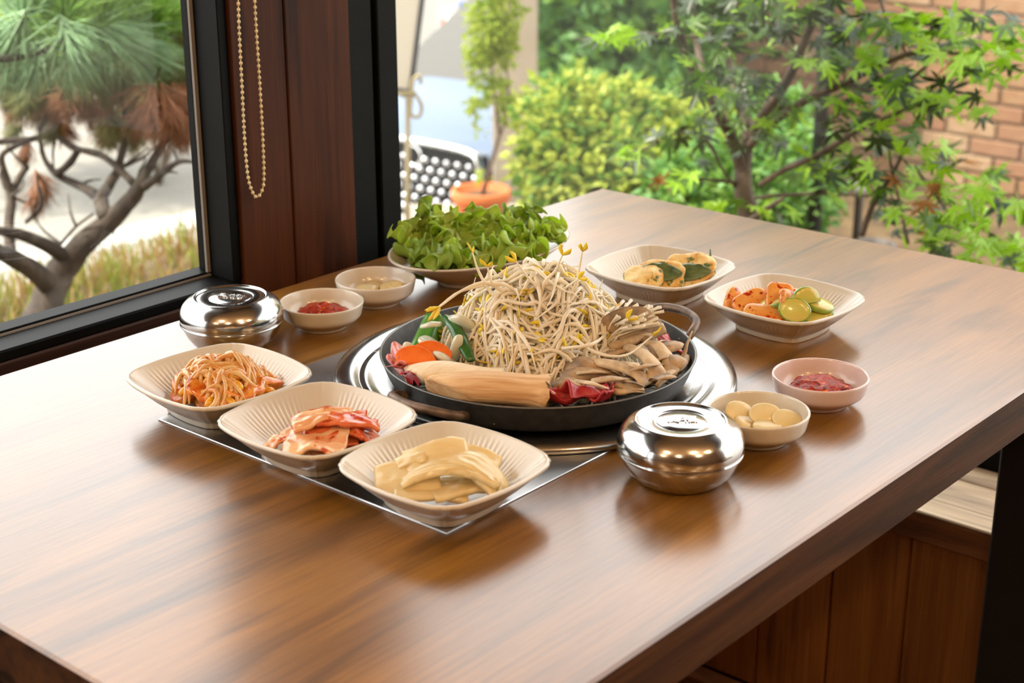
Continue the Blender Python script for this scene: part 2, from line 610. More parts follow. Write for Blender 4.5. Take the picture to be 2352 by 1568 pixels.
cpath = smoothline([on_y(546, -60, cy_), on_y(549, 60, cy_), on_y(556, 200, cy_), on_y(562, 320, cy_), on_y(569, 400, cy_), on_y(577, 434, cy_),
                    on_y(588, 452, cy_), on_y(600, 442, cy_), on_y(606, 412, cy_), on_y(604, 330, cy_), on_y(597, 200, cy_), on_y(588, 60, cy_), on_y(582, -60, cy_)], 24)
# carry both strands up to the ceiling
cpath = [Vector((cpath[0].x, cy_, 2.4 - (2.4 - cpath[0].z) * i / 60)) for i in range(60)] + cpath + \
        [Vector((cpath[-1].x, cy_, cpath[-1].z + (2.4 - cpath[-1].z) * (i + 1) / 60)) for i in range(60)]
BEADM = M('cream_bead', S(214, 196, 150), .35, 0)
MB().tube(cpath, .0006, 5).build('cord', BEADM, chain)
bead_me = None
acc, step, vis = 0.0, .00615, 0
for a, b in zip(cpath, cpath[1:]):
    seg = (b - a).length
    while acc < seg:
        q = a + (b - a) * (acc / seg)
        acc += step
        if q.z > 1.32:
            continue
        if bead_me is None:
            o = MB().lathe([(0, -.0021), (.0013, -.0016), (.0019, 0), (.0013, .0016), (0, .0021)], 8).build('bead', BEADM, chain, True, q)
            bead_me = o.data
        else:
            inst('bead', bead_me, chain, q)
    acc -= seg

# ================================================================ the table
X0, X1, Y0, Y1 = .4786, 1.6755, .5137, 1.2665
tx, ty = (X0 + X1) / 2, (Y0 + Y1) / 2
table = thing('dining_table', 'walnut topped restaurant table with black square legs', 'table', (tx, ty, 0))
hx, hy = (X1 - X0) / 2, (Y1 - Y0) / 2
tb = bx(-hx, hx, -hy, hy, .702, TZ, .0022)
top_ids = []
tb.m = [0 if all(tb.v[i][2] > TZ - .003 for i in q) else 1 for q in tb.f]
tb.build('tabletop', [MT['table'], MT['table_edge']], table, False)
LEGM = M('black_metal', S(16, 15, 14), .5, .2)
for sx in (-1, 1):
    for sy in (-1, 1):
        cx, cyy = sx * (hx - .09), sy * (hy - .062)
        bx(cx - .042, cx + .042, cyy - .042, cyy + .042, 0, .702, .003).build('leg', LEGM, table, False)
bx(-hx + .1, hx - .1, -.02, .02, .67, .702).build('under_rail', LEGM, table, False)

# ================================================================ gas grill set into the table
RC = Vector((1.0631, .8792, TZ))
grill = thing('table_grill', 'stainless grill plate with round burner ring set into the table', 'grill', RC)
plate = bx(.768 - RC.x, 1.150 - RC.x, .7195 - RC.y, 1.064 - RC.y, .0, .0014, .0006)
plate.build('plate', MT['steel_plate'], grill, False)
ringp = [(.1868, .0020), (.1885, .0040), (.1875, .0072), (.184, .0095), (.178, .0108), (.172, .0106), (.1675, .0090), (.165, .0070),
         (.1635, .0066), (.161, .0072), (.158, .0072), (.1555, .0060), (.152, .0044), (.148, .0030), (.135, .0026), (0, .0026)]
MB().lathe(ringp, 128).build('burner_ring', MT['steel'], grill)
MB().lathe([(0, .0026), (.085, .0026), (.085, .0070), (.075, .0085), (.03, .0085), (0, .0085)], 48).build('burner_head', MT['iron'], grill)

# ================================================================ frying pan
PC = Vector((1.047, .862, TZ))
pan = thing('frying_pan', 'round black iron pan heaped with raw mushrooms and bean sprouts', 'pan', PC)
pp = [(0, .0088), (.126, .0088), (.131, .0095), (.135, .0125), (.1395, .022), (.1440, .0335), (.1450, .0352), (.1453, .0360),
      (.1446, .0366), (.1434, .0362), (.1425, .0350), (.1385, .0235), (.1345, .0150), (.131, .0122), (.128, .0115), (0, .0115)]
pm = MB().lathe(pp, 128)
pm.build('body', MT['iron'], pan)
MB().lathe([(.1453, .03615), (.1449, .0369), (.1436, .0368), (.1432, .0362)], 128).build('worn_rim', M('worn_iron_rim', S(112, 110, 106), .4, .6), pan)
hp = at(1512, 742, TZ + .036) - PC
ha = math.atan2(hp.y, hp.x)
hq = at(948, 918, TZ + .036) - PC
for k, off in enumerate((0, math.pi)):
    a0 = ha if k == 0 else math.atan2(hq.y, hq.x)
    dz = 0.0 if k == 0 else -.009

    def hpnt(da, r, z):
        return Vector((math.cos(a0 + da) * r, math.sin(a0 + da) * r, z - .003 + (dz if r > .15 else dz * .6)))
    hw = .25
    path = smoothline([hpnt(-hw, .1405, .030), hpnt(-hw * 1.02, .1475, .0330), hpnt(-hw * .95, .154, .0385), hpnt(-hw * .62, .165, .0435), hpnt(0, .1695, .0450),
                       hpnt(hw * .62, .165, .0435), hpnt(hw * .95, .154, .0385), hpnt(hw * 1.02, .1475, .0330), hpnt(hw, .1405, .030)], 6)
    MB().tube(path, .0042, 10).build('handle', MT['rust'], pan)

# ================================================================ crockery
def dish_outline(a, r=None):
    """square with bulged sides, corners on the diagonals; 1.0 = half diagonal .083"""
    ph = (a + math.pi / 4) % (math.pi / 2) - math.pi / 4
    R, d = .190, -.1195
    q = d * math.cos(ph) + math.sqrt(R * R - (d * math.sin(ph)) ** 2)
    c = math.radians(45) - abs(ph)
    q -= .0036 * math.exp(-(c / math.radians(5.0)) ** 2)
    return q / .083


def make_dish_mesh():
    n = 320
    prof = []          # (k, z, flute strength)
    K = .083
    for k, z, fl in ((.0, .0025, 0), (.50, .0025, 0), (.505, .0, 0), (.575, .0, 0), (.585, .001, 0), (.592, .0050, 0), (.600, .0062, .0), (.635, .0078, .3), (.70, .0115, 1), (.78, .0165, 1),
                     (.86, .0220, .7), (.925, .0268, .2), (.965, .0290, 0), (.990, .0302, 0), (1.0, .0318, 0), (.992, .0332, 0), (.972, .0336, 0), (.952, .0326, 0),
                     (.93, .0308, .0), (.90, .0288, .0), (.84, .0248, .55), (.76, .0192, 1), (.68, .0140, 1), (.62, .0104, .7), (.56, .0082, 0), (.48, .0074, 0), (.2, .0072, 0), (0, .0072, 0)):
        prof.append((k * K, z, fl))
    v, f, rings = [], [], []
    for r, z, fl in prof:
        if r < 1e-9:
            rings.append([len(v)]); v.append((0, 0, z)); continue
        s = len(v)
        for i in range(n):
            a = 2 * math.pi * i / n
            q = r * dish_outline(a)
            ph = (a + math.pi / 4) % (math.pi / 2) - math.pi / 4
            fade = max(0.0, min(1.0, (math.radians(36) - abs(ph)) / math.radians(7)))
            t = math.tan(ph)
            zz = z
            if fl:
                q += .00042 * fl * fade * math.cos(t * math.pi * 2 * 11.5)
            v.append((q * math.cos(a), q * math.sin(a), zz))
        rings.append(list(range(s, s + n)))
    for A, B in zip(rings, rings[1:]):
        for k in range(n):
            k2 = (k + 1) % n
            if len(A) == 1:
                f.append((A[0], B[k2], B[k]))
            elif len(B) == 1:
                f.append((A[k], A[k2], B[0]))
            else:
                f.append((A[k], A[k2], B[k2], B[k]))
    m = MB(); m.add(v, f)
    return m


PT = .0014
dish_spots = [((.819, 1.039), -3.2, PT, 'cream ribbed square dish holding seasoned soybean sprouts'),
              ((.807, .899), -.3, PT, 'cream ribbed square dish holding folded red kimchi'),
              ((.809, .7585), -1.7, PT, 'cream ribbed square dish holding pale sliced radish pickle'),
              ((1.341, .933), .5, 0, 'cream ribbed square dish holding vegetable pancake pieces'),
              ((1.333, .774), -2.9, 0, 'cream ribbed square dish holding zucchini and orange radish chunks')]
dish_me, dishes = None, []
for (x, y), a, z, lab in dish_spots:
    if dish_me is None:
        o = make_dish_mesh().build('square_dish', MT['porcelain'])
        dish_me = o.data
    else:
        o = inst('square_dish', dish_me)
    o.location = (x, y, TZ + z)
    o.rotation_euler = (0, 0, math.radians(a))
    tag(o, lab, 'dish', 'ribbed square side dishes')
    dishes.append(o)

bowl_prof = [(0, .0015), (.0215, .0015), (.0220, .0), (.0250, .0), (.0258, .0012), (.0262, .0030), (.0300, .0052), (.0355, .0085), (.0390, .0115), (.0404, .0135), (.0410, .0160), (.0424, .0225),
             (.0431, .0258), (.0430, .0270), (.0422, .0276), (.0413, .0272), (.0408, .0258), (.0396, .0180), (.0380, .0130), (.0345, .0090), (.028, .0062), (.018, .0052), (0, .005)]
wob = random.Random(3)
rice_bowl_like = []
for nm, (x, y), mt, lab in (
        ('sauce_bowl', (1.0335, 1.1375), 'porcelain', 'small cream bowl with red chilli sauce beside the lidded bowl'),
        ('sauce_bowl', (1.1245, 1.151), 'porcelain_white', 'small off-white bowl with sunken garlic slices before the lettuce'),
        ('sauce_bowl', (1.071, .640), 'porcelain', 'small cream bowl with round garlic slices behind the lidded bowl'),
        ('sauce_bowl', (1.177, .642), 'porcelain_pink', 'small pale pink bowl with red chilli sauce near the table edge')):
    o = MB().lathe(bowl_prof, 72).build(nm, MT[mt])
    o.location = (x, y, TZ)
    tag(o, lab, 'bowl', 'small round sauce bowls')
    rice_bowl_like.append(o)
sauceL, garL, garR, sauceR = rice_bowl_like

# lidded steel rice bowls
rb_body = [(0, .0018), (.028, .0018), (.0295, .0002), (.0325, .0002), (.0345, .0016), (.0400, .0066), (.0450, .0135), (.0480, .0205), (.0492, .0265), (.0490, .0280), (.0, .0280)]
rb_lid = [(.0494, .0245), (.0504, .0243), (.0508, .0250), (.0506, .0262), (.0500, .0270), (.0504, .0285), (.0508, .0310), (.0506, .0345), (.0496, .0385), (.0472, .0430), (.0440, .0465), (.0408, .0487),
          (.0385, .0497), (.0372, .0505), (.0362, .0514), (.0352, .0513), (.0345, .0502), (.0338, .0496), (.0325, .0497), (.0232, .0500), (.0222, .0495), (.0212, .0489), (.0203, .0494), (.0195, .0500), (.010, .0501), (0, .0501)]
def lid_mark(parent):
    """embossed mark in the middle of the lid: two characters, read from the side facing the room"""
    cu = bpy.data.curves.new('embossed_mark', 'FONT')
    cu.body = '壽福'
    cu.size = .0128
    cu.extrude = .0006
    cu.bevel_depth = .0003
    cu.align_x = 'CENTER'; cu.align_y = 'CENTER'
    o = bpy.data.objects.new('embossed_mark', cu)
    COL.objects.link(o)
    cu.materials.append(MT['chrome'])
    dg = bpy.context.evaluated_depsgraph_get()
    me = bpy.data.meshes.new_from_object(o.evaluated_get(dg))
    bpy.data.objects.remove(o)
    m = inst('embossed_mark', me, parent, (0, 0, .0503))
    return m


rb_bm = rb_lm = mk_me = None
for (x, y), a, lab in (((.963, .6455), -49.5, 'lidded stainless rice bowl near the front table edge'),
                       ((.938, 1.164), -62.0, 'lidded stainless rice bowl beside the window sill')):
    t = thing('rice_bowl', lab, 'bowl', (x, y, TZ), math.radians(a), 'lidded steel rice bowls')
    if rb_bm is None:
        rb_bm = MB().lathe(rb_body, 96).build('body', MT['chrome'], t).data
        lo = MB().lathe(rb_lid, 96).build('lid', MT['chrome'], t)
        rb_lm = lo.data
        mk_me = lid_mark(lo).data
    else:
        inst('body', rb_bm, t)
        lo = inst('lid', rb_lm, t)
        inst('embossed_mark', mk_me, lo, (0, 0, .0503))

# oval bowl for the lettuce
ov = [(0, .0020), (.40, .0020), (.41, .0), (.47, .0), (.48, .002), (.485, .0055), (.56, .0085), (.70, .0165), (.84, .0255), (.94, .0325), (.985, .0355), (1.0, .0370),
      (.995, .0384), (.978, .0384), (.96, .0365), (.90, .0318), (.78, .0240), (.62, .0155), (.48, .0105), (.3, .0090), (0, .0085)]
om = MB().lathe(ov, 96)
om.v = [(x * .1205, y * .0798, z) for x, y, z in om.v]
oval = om.build('oval_bowl', MT['porcelain_white'])
OC = Vector((1.268, 1.128, TZ))
oval.location = OC
oval.rotation_euler = (0, 0, -.057)
tag(oval, 'oval white serving bowl under the heap of lettuce', 'bowl')

# ================================================================ food: helpers
def nz(x, y=0.0, z=0.0):
    return mnoise.noise(Vector((x, y, z)))


def blob(a, b, c, e=2.0, e2=None, amp=.0, freq=60.0, bend=0.0, seed=0.0, nu=20, nv=12, taper=0.0):
    """rounded lump; e>2 squarer in plan, e2>2 flatter top; bend curls it about y"""
    e2 = e2 or e
    v, f = [], []

    def sp(c_, p):
        return math.copysign(abs(c_) ** (2.0 / p), c_)
    for i in range(nv + 1):
        ph = -math.pi / 2 + math.pi * i / nv
        for j in range(nu):
            th = 2 * math.pi * j / nu
            x = a * sp(math.cos(ph), e2) * sp(math.cos(th), e)
            y = b * sp(math.cos(ph), e2) * sp(math.sin(th), e)
            z = c * sp(math.sin(ph), e2)
            y *= 1 + taper * x / a
            if amp:
                d = 1 + amp * nz(x * freq + seed, y * freq + seed * 1.7, z * freq)
                x, y, z = x * d, y * d, z * d
                z += amp * c * 1.5 * nz(x * freq * .6 + seed * 3, y * freq * .6, seed)
            if bend:
                R = 1.0 / bend
                t = x / R
                x, z = (R - z) * math.sin(t), R - (R - z) * math.cos(t) + 0
            v.append((x, y, z))
    for i in range(nv):
        for j in range(nu):
            j2 = (j + 1) % nu
            f.append((i * nu + j, i * nu + j2, (i + 1) * nu + j2, (i + 1) * nu + j))
    return MB().add(v, f)


def sheet(nu, nv, fn, thick=.001, mi=0):
    """closed thin sheet from fn(u, v) -> Vector, u, v in 0..1"""
    P = [[fn(i / nu, j / nv) for j in range(nv + 1)] for i in range(nu + 1)]
    v, f = [], []
    W = nv + 1
    nrm = []
    for i in range(nu + 1):
        for j in range(nv + 1):
            du = P[min(i + 1, nu)][j] - P[max(i - 1, 0)][j]
            dv = P[i][min(j + 1, nv)] - P[i][max(j - 1, 0)]
            n = du.cross(dv)
            nrm.append(n.normalized() if n.length > 1e-12 else Vector((0, 0, 1)))
    for s in (.5, -.5):
        for i in range(nu + 1):
            for j in range(nv + 1):
                v.append(P[i][j] + nrm[i * W + j] * thick * s)
    o = (nu + 1) * W
    for i in range(nu):
        for j in range(nv):
            q = (i * W + j, (i + 1) * W + j, (i + 1) * W + j + 1, i * W + j + 1)
            f.append(q)
            f.append(tuple(k + o for k in q[::-1]))
    rim = [i * W for i in range(nu + 1)] + [nu * W + j for j in range(1, nv + 1)] + \
          [i * W + nv for i in range(nu - 1, -1, -1)] + [j for j in range(nv - 1, 0, -1)]
    for k in range(len(rim)):
        a, b = rim[k], rim[(k + 1) % len(rim)]
        f.append((b, a, a + o, b + o))
    return MB().add(v, f, mi)


def slab(outline, th, bev=.0006, dome=0.0):
    """thick slice with the given outline (x, y); faces 0 = cut faces, 1 = rind"""
    n = len(outline)
    cx = sum(p[0] for p in outline) / n
    cyy = sum(p[1] for p in outline) / n
    mb = MB()

    def ring(k, z):
        return [(cx + (x - cx) * k, cyy + (y - cyy) * k, z) for x, y in outline]
    rmax = max(math.hypot(x - cx, y - cyy) for x, y in outline)
    kb = 1 - bev / rmax * 1.5
    rings = [ring(kb * .55, -th / 2 - dome * .6), ring(kb, -th / 2), ring(1, -th / 2 + bev), ring(1, th / 2 - bev), ring(kb, th / 2), ring(kb * .55, th / 2 + dome * .6)]
    v = [(cx, cyy, -th / 2 - dome)]
    for r in rings:
        v += r
    v.append((cx, cyy, th / 2 + dome))
    f, mi = [], []
    for k in range(n):
        k2 = (k + 1) % n
        f.append((0, 1 + k2, 1 + k)); mi.append(0)
        for i in range(5):
            f.append((1 + i * n + k, 1 + i * n + k2, 1 + (i + 1) * n + k2, 1 + (i + 1) * n + k)); mi.append(1 if i in (1, 2, 3) else 0)
        f.append((1 + 5 * n + k, 1 + 5 * n + k2, len(v) - 1)); mi.append(0)
    mb.add(v, f)
    mb.m = mi
    return mb


def euler(x, y, z):
    return Euler((math.radians(x), math.radians(y), math.radians(z)))


MT['sprout'] = M('sprout_white', S(253, 248, 234), .35, 0, S(248, 236, 210), 30, sss=.0, transl=.35)
MT['sprout_leaf'] = M('sprout_yellow', S(250, 232, 70), .4, 0, S(240, 214, 80), 120, transl=.3)
MT['namul'] = M('seasoned_sprout', S(232, 196, 132), .2, 0, S(216, 140, 62), 60, coat=.4, transl=.15)
MT['namul_bean'] = M('soybean_yellow', S(226, 178, 40), .25, 0, S(206, 128, 34), 140, coat=.3)
MT['namul_red'] = M('chilli_dressing', S(196, 88, 24), .2, 0, S(226, 150, 60), 150, coat=.4)
MT['mushroom'] = M('king_mushroom_skin', S(234, 200, 152), .55, 0, S(204, 156, 104), 16, (1, 14, 14), bump=.0010, bscale=24, bstretch=(1, 18, 18), transl=.1)
MT['mushroom_cut'] = M('king_mushroom_cut', S(240, 222, 188), .5, 0, S(228, 204, 164), 30, (1, 6, 6), bump=.0002, bscale=40, transl=.1)
MT['oyster'] = M('oyster_mushroom', S(222, 198, 160), .55, 0, S(160, 130, 94), 60, (1, 1, 1), (.4, .7), bump=.0012, bscale=120, transl=.12)
MT['oyster_cap'] = M('oyster_cap', S(122, 104, 86), .5, 0, S(196, 166, 128), 50, (1, 1, 1), (.4, .66), bump=.0012, bscale=140, transl=.1)
MT['enoki'] = M('enoki_white', S(254, 250, 238), .4, 0, S(248, 240, 218), 60, transl=.35)
MT['meat'] = M('raw_beef', S(170, 36, 44), .3, 0, S(190, 62, 64), 60, coat=.08, bump=.0008, bscale=160, speck=S(226, 176, 166), sscale=130, sramp=(.64, .70), transl=.1)
MT['meat_pink'] = M('pale_raw_beef', S(214, 112, 104), .3, 0, S(224, 150, 138), 60, coat=.08, bump=.0008, bscale=160, speck=S(236, 206, 190), sscale=110, sramp=(.6, .67), transl=.1)
MT['carrot'] = M('carrot', S(240, 124, 38), .5, 0, S(226, 100, 22), 60, spec=.3, bump=.0008, bscale=160, transl=.1)
MT['leek'] = M('leek_green', S(70, 128, 40), .3, 0, S(104, 160, 58), 20, (1, 8, 1), coat=.3, transl=.2)
MT['leek_dark'] = M('leek_dark_green', S(44, 92, 36), .3, 0, S(60, 112, 44), 20, (1, 8, 1), coat=.3, transl=.15)
MT['onion'] = M('onion_white', S(232, 230, 210), .3, 0, S(214, 214, 186), 30, (1, 6, 1), coat=.3, transl=.25)
MT['kimchi'] = M('kimchi_leaf', S(226, 120, 66), .24, 0, S(196, 58, 22), 34, (1, 3, 1), (.38, .66), coat=.5, speck=S(160, 36, 16), sscale=130, sramp=(.62, .7), transl=.12)
MT['kimchi_stem'] = M('kimchi_stem', S(242, 200, 150), .24, 0, S(224, 130, 72), 26, (1, 3, 1), (.40, .68), coat=.4, speck=S(196, 64, 24), sscale=110, sramp=(.58, .68), transl=.15)
MT['pickle'] = M('radish_pickle', S(246, 230, 184), .25, 0, S(240, 216, 160), 40, (1, 5, 1), coat=.25, transl=.35)
MT['pancake'] = M('pancake_batter', S(238, 218, 156), .45, 0, S(214, 164, 84), 70, spec=.35, speck=S(84, 104, 54), sscale=110, sramp=(.60, .66), bump=.0012, bscale=130)
MT['pancake_leaf'] = M('pancake_greens', S(52, 74, 38), .35, 0, S(104, 116, 70), 60, coat=.3, bump=.0006, bscale=120)
MT['zucchini'] = M('zucchini_flesh', S(206, 204, 92), .25, 0, S(222, 196, 96), 50, coat=.4, transl=.15)
MT['zucchini_rind'] = M('zucchini_rind', S(112, 142, 44), .25, 0, S(150, 164, 58), 50, coat=.4)
MT['orange_radish'] = M('chilli_radish', S(240, 178, 92), .25, 0, S(228, 120, 40), 36, coat=.4, speck=S(176, 40, 14), sscale=170, sramp=(.58, .64), transl=.15)
MT['garlic'] = M('garlic', S(240, 222, 170), .3, 0, S(230, 206, 144), 40, coat=.2, transl=.2)
MT['sauce'] = M('ssamjang', S(172, 52, 14), .35, 0, S(104, 24, 5), 160, spec=.2, speck=S(214, 110, 44), sscale=240, sramp=(.6, .66), bump=.0016, bscale=190)
MT['lettuce'] = M('lettuce_green', S(196, 216, 100), .36, 0, S(170, 200, 78), 26, coat=.15, bump=.0008, bscale=110, transl=.5, tcol=S(212, 232, 104))
MT['lettuce_dark'] = M('lettuce_dark_green', S(168, 196, 84), .36, 0, S(142, 174, 70), 26, coat=.15, bump=.0008, bscale=110, transl=.45, tcol=S(190, 212, 84), speck=S(96, 74, 40), sscale=24, sramp=(.66, .74))
MT['lettuce_rib'] = M('lettuce_rib', S(206, 220, 150), .35, 0, S(180, 206, 110), 20, transl=.25)
rng = random.Random(11)


# ---------------------------------------------------------------- a curly sprout along a surface
def sprout_path(p0, d0, length, surf, lift, r, n=10, curl=10.0, drop=0.0):
    """walk over the heap: surf(x, y) gives the height; returns points"""
    p = Vector(p0)
    d = Vector(d0).normalized()
    pts = [p.copy()]
    ang = r.uniform(-1, 1) * curl
    st = length / (n - 1)
    for i in range(1, n):
        rot = Quaternion(Vector((r.uniform(-.3, .3), r.uniform(-.3, .3), 1)).normalized(), ang * st * (1 + .7 * math.sin(i * .9 + p.x * 400)))
        d = (rot @ d).normalized()
        q = p + d * st
        h = surf(q.x, q.y) + lift(i / (n - 1))
        q.z = q.z * .35 + h * .65
        d = (q - p).normalized()
        p = p + d * st
        pts.append(p.copy())
    return pts


def cotyledon(p, d, r, ln=.011):
    """pair of small pointed yellow leaves at the sprout's tip"""
    mb = MB()
    d = d.normalized()
    side = d.orthogonal().normalized()
    side = Quaternion(d, r.uniform(0, 6.28)) @ side
    n2 = d.cross(side)
    for s in (-1, 1):
        tip = p + d * ln * r.uniform(.8, 1.1) + side * s * ln * r.uniform(.15, .45) + n2 * r.uniform(-.3, .3) * ln
        mid = p + (tip - p) * .5 + side * s * ln * .12
        mb.tube([p, p + (mid - p) * .5, mid, mid + (tip - mid) * .55, tip], [(.0010, .0006), (.0019, .0008), (.0022, .0008), (.0015, .0006), (.0002, .0002)], 6, up=n2)
    return mb


# ================================================================ heap of bean sprouts
HC = Vector((1.055, .868, 0))
HZ0, HH, HR = TZ + .026, .084, .094


def heap(x, y):
    u = (Vector((x, y, 0)) - HC)
    # a little wider across the picture
    r = u.length / HR
    b = 1 + .10 * nz(x * 40 + 3, y * 40, 1.7) + .06 * nz(x * 90, y * 90, 4.2)
    r /= b
    if r >= 1.15:
        return HZ0 - .004
    q = max(0.0, 1 - r)
    return HZ0 + HH * (max(0.0, 1 - r ** 1.9) ** .85) * (1 + .10 * nz(x * 70, y * 70, 8.1))


core = MB()
r2 = random.Random(77)
prof = []
n1, n2 = 40, 12
vv, ff = [], []
for i in range(n2 + 1):
    for j in range(n1):
        rr = HR * 1.02 * i / n2 + 1e-5
        a = 2 * math.pi * j / n1
        x, y = HC.x + rr * math.cos(a), HC.y + rr * math.sin(a)
        vv.append((x, y, max(PC.z + .0125, heap(x, y) - .012)))
for i in range(n2):
    for j in range(n1):
        ff.append((i * n1 + j, i * n1 + (j + 1) % n1, (i + 1) * n1 + (j + 1) % n1, (i + 1) * n1 + j))
core.add(vv, ff)
view2 = Vector((-_fw.x, -_fw.y, 0)).normalized()
placed, tries = 0, 0
inner = 0
GRP = 'bean sprouts heaped on the pan'


def make_sprout(r, inner_one):
    a = r.uniform(0, 2 * math.pi)
    rad = HR * math.sqrt(r.uniform(0.0, .92 if not inner_one else 1.0)) * .98
    x, y = HC.x + rad * math.cos(a), HC.y + rad * math.sin(a)
    out = Vector((math.cos(a), math.sin(a), 0))
    tang = Vector((-out.y, out.x, 0))
    k = r.uniform(-1, 1)
    d = (tang * math.copysign(1, k) * r.uniform(.3, 1.0) + out * r.uniform(-.55, .75)).normalized()
    base = r.uniform(-.006, .0035) if not inner_one else r.uniform(-.011, -.002)
    up0 = (r.uniform(0, 1) ** 4) * .02 if not inner_one else 0.0
    ln = r.uniform(.050, .085)
    w1_, w2_ = r.uniform(.0, .004), r.uniform(3, 8)
    pts = sprout_path((x, y, heap(x, y) + base), d, ln, heap, lambda t: base + up0 * t * t + w1_ * math.sin(w2_ * t), r, 11, r.uniform(4, 26))
    th = r.uniform(.0013, .00205)
    rad_ = lerplist([th * .62, th, th * 1.08, th * 1.05, th * .9, th * .62, .00045, .0003], len(pts))
    return pts, rad_, a


while placed < 286:
    pts, rad_, a = make_sprout(rng, False)
    facing = Vector((math.cos(a), math.sin(a), 0)).dot(view2)
    if facing < -.35 and rng.random() < .8:
        core.tube(pts, rad_, 5)
        continue
    o0 = pts[0]
    o = MB().tube([p - o0 for p in pts], rad_, 6).build('bean_sprout', MT['sprout'], None, True, o0)
    headed = rng.random() < .5
    sidew = (Vector((pts[5].x, pts[5].y, 0)) - HC).dot(_rt0)
    zone = 'near the top of the heap' if pts[5].z > HZ0 + .060 else ('on the left flank of the heap' if sidew < -.035 else ('on the right flank of the heap' if sidew > .035 else 'on the middle front of the heap'))
    tag(o, 'white bean sprout %s %s' % ('with yellow seed leaves' if headed else 'without seed leaves', zone), 'bean sprout', GRP + ', ' + zone)
    if headed:
        cotyledon(Vector((0, 0, 0)), (pts[0] - pts[1]) + Vector((rng.uniform(-.004, .004), rng.uniform(-.004, .004), rng.uniform(-.003, .005))), rng, rng.uniform(.008, .013)).build('seed_leaf', MT['sprout_leaf'], o)
    placed += 1
# a few stray sprouts standing out of the heap, where they show against the table
strays = [[(1010, 705), (1065, 665), (1120, 650), (1180, 690)], [(1003, 708), (1060, 668), (1150, 652), (1200, 680)],
          [(1085, 578), (1098, 620), (1120, 660), (1150, 700)],
          [(1338, 576), (1330, 620), (1322, 655), (1290, 700)], [(1120, 612), (1128, 645), (1150, 670), (1160, 720)], [(1292, 585), (1275, 622), (1250, 650), (1240, 700)],
          [(1185, 600), (1215, 640), (1235, 660), (1240, 700)], [(1330, 640), (1300, 660), (1275, 690), (1260, 720)], [(1330, 1012 - 90), (1330, 880), (1250, 850), (1190, 812)],
          [(1440, 735), (1400, 760), (1360, 790), (1290, 800)], [(1500, 770), (1440, 815), (1370, 810), (1310, 770)]]
sr = random.Random(5)
stray_lab = ['long sprout reaching out left with yellow tip', 'sprout lying under the left reaching one', 'thin sprout curving up over the lettuce bowl', 'tallest upright sprout at the right of the top',
             'bent sprout standing left of the top', 'slanting sprout with yellow tip right of the top', 'short sprout with yellow tip at the very top', 'yellow tipped sprout below the tallest one',
             'sprout hanging down towards the red beef', 'sprout with yellow tip pointing to the enoki', 'long curved sprout lying over the oyster mushrooms']
for s_i, s in enumerate(strays):
    k = len(s)
    zs = []
    P = []
    for i, (px, py) in enumerate(s):
        # depth: on the heap's vertical plane facing the viewer, sliding inwards
        d = ray(px, py)
        hd = math.hypot(HC.x, HC.y) - .035 - .01 * (1 if i == 0 else 0)
        if py > 760:
            hd -= .045
        P.append(CAM + d * (hd / math.hypot(d.x, d.y)))
    pts = smoothline(P, 4)
    o0 = pts[0]
    o = MB().tube([p - o0 for p in pts], lerplist([.0007, .0012, .0016, .0015], len(pts)), 6).build('bean_sprout', MT['sprout'], None, True, o0)
    tag(o, 'white ' + stray_lab[s_i], 'bean sprout', 'bean sprouts standing out of the heap')
    if s[0][1] < 800:
        cotyledon(Vector((0, 0, 0)), pts[0] - pts[1], sr, .012).build('seed_leaf', MT['sprout_leaf'], o)
for k in range(330):
    pts, rad_, a = make_sprout(rng, True)
    core.tube(pts, rad_, 5)
c = core.build('bean_sprout_pile', MT['sprout'])
tag(c, 'dense inner mass of white bean sprouts under the loose ones', 'bean sprouts', kind='stuff')

# ================================================================ the rest of the pan
def put(name, mb, mat, loc, rot, label, cat, group=None, parts=None):
    o = mb.build(name, mat, None, True, loc, rot)
    tag(o, label, cat, group)
    return o


# bed of raw beef slices round the pan
def meat_slice(w, l, seed, curl=.5):
    def fn(u, v):
        x, y = (u - .5) * l, (v - .5) * w
        z = .0035 * nz(u * 3 + seed, v * 3, seed) + .0045 * math.sin(v * 7 + seed * 2 + u * 2) + curl * .012 * (u - .5) ** 2 * 4
        y *= 1 + .25 * nz(u * 4, seed, 2.2)
        return Vector((x, y, z))
    return sheet(16, 14, fn, .0022)


pang = []
meat_spots = [((912, 846), .795, 40, 'meat_pink', .020, .036, 'pale pink raw beef slice below the carrot at the pan rim'),
              ((922, 822), .797, 60, 'meat_pink', .018, .034, 'pink raw beef slice topmost beside the carrot slices'),
              ((938, 876), .789, 10, 'meat', .022, .040, 'dark red raw beef slice against the pan rim before the king mushroom'),
              ((1290, 908), .788, -35, 'meat', .024, .036, 'red marbled raw beef slice beside the king mushroom end'),
              ((1338, 900), .791, -20, 'meat', .022, .036, 'bright red raw beef slice crumpled at the front of the pan'),
              ((1376, 905), .788, 20, 'meat', .020, .030, 'red raw beef slice with fat edge under the oyster mushrooms'),
              ((1530, 800), .782, 60, 'meat', .022, .040, 'dark raw beef slice below the oyster mushrooms by the handle')]
for k, (pp_, z, rz, mt, w_, l_, lab) in enumerate(meat_spots):
    put('beef_slice', meat_slice(w_, l_, k * 1.37, .4), MT[mt], at(pp_[0], pp_[1], z), euler(rng.uniform(-25, 10), rng.uniform(-20, 20), rz), lab, 'meat', 'raw beef slices in the pan')


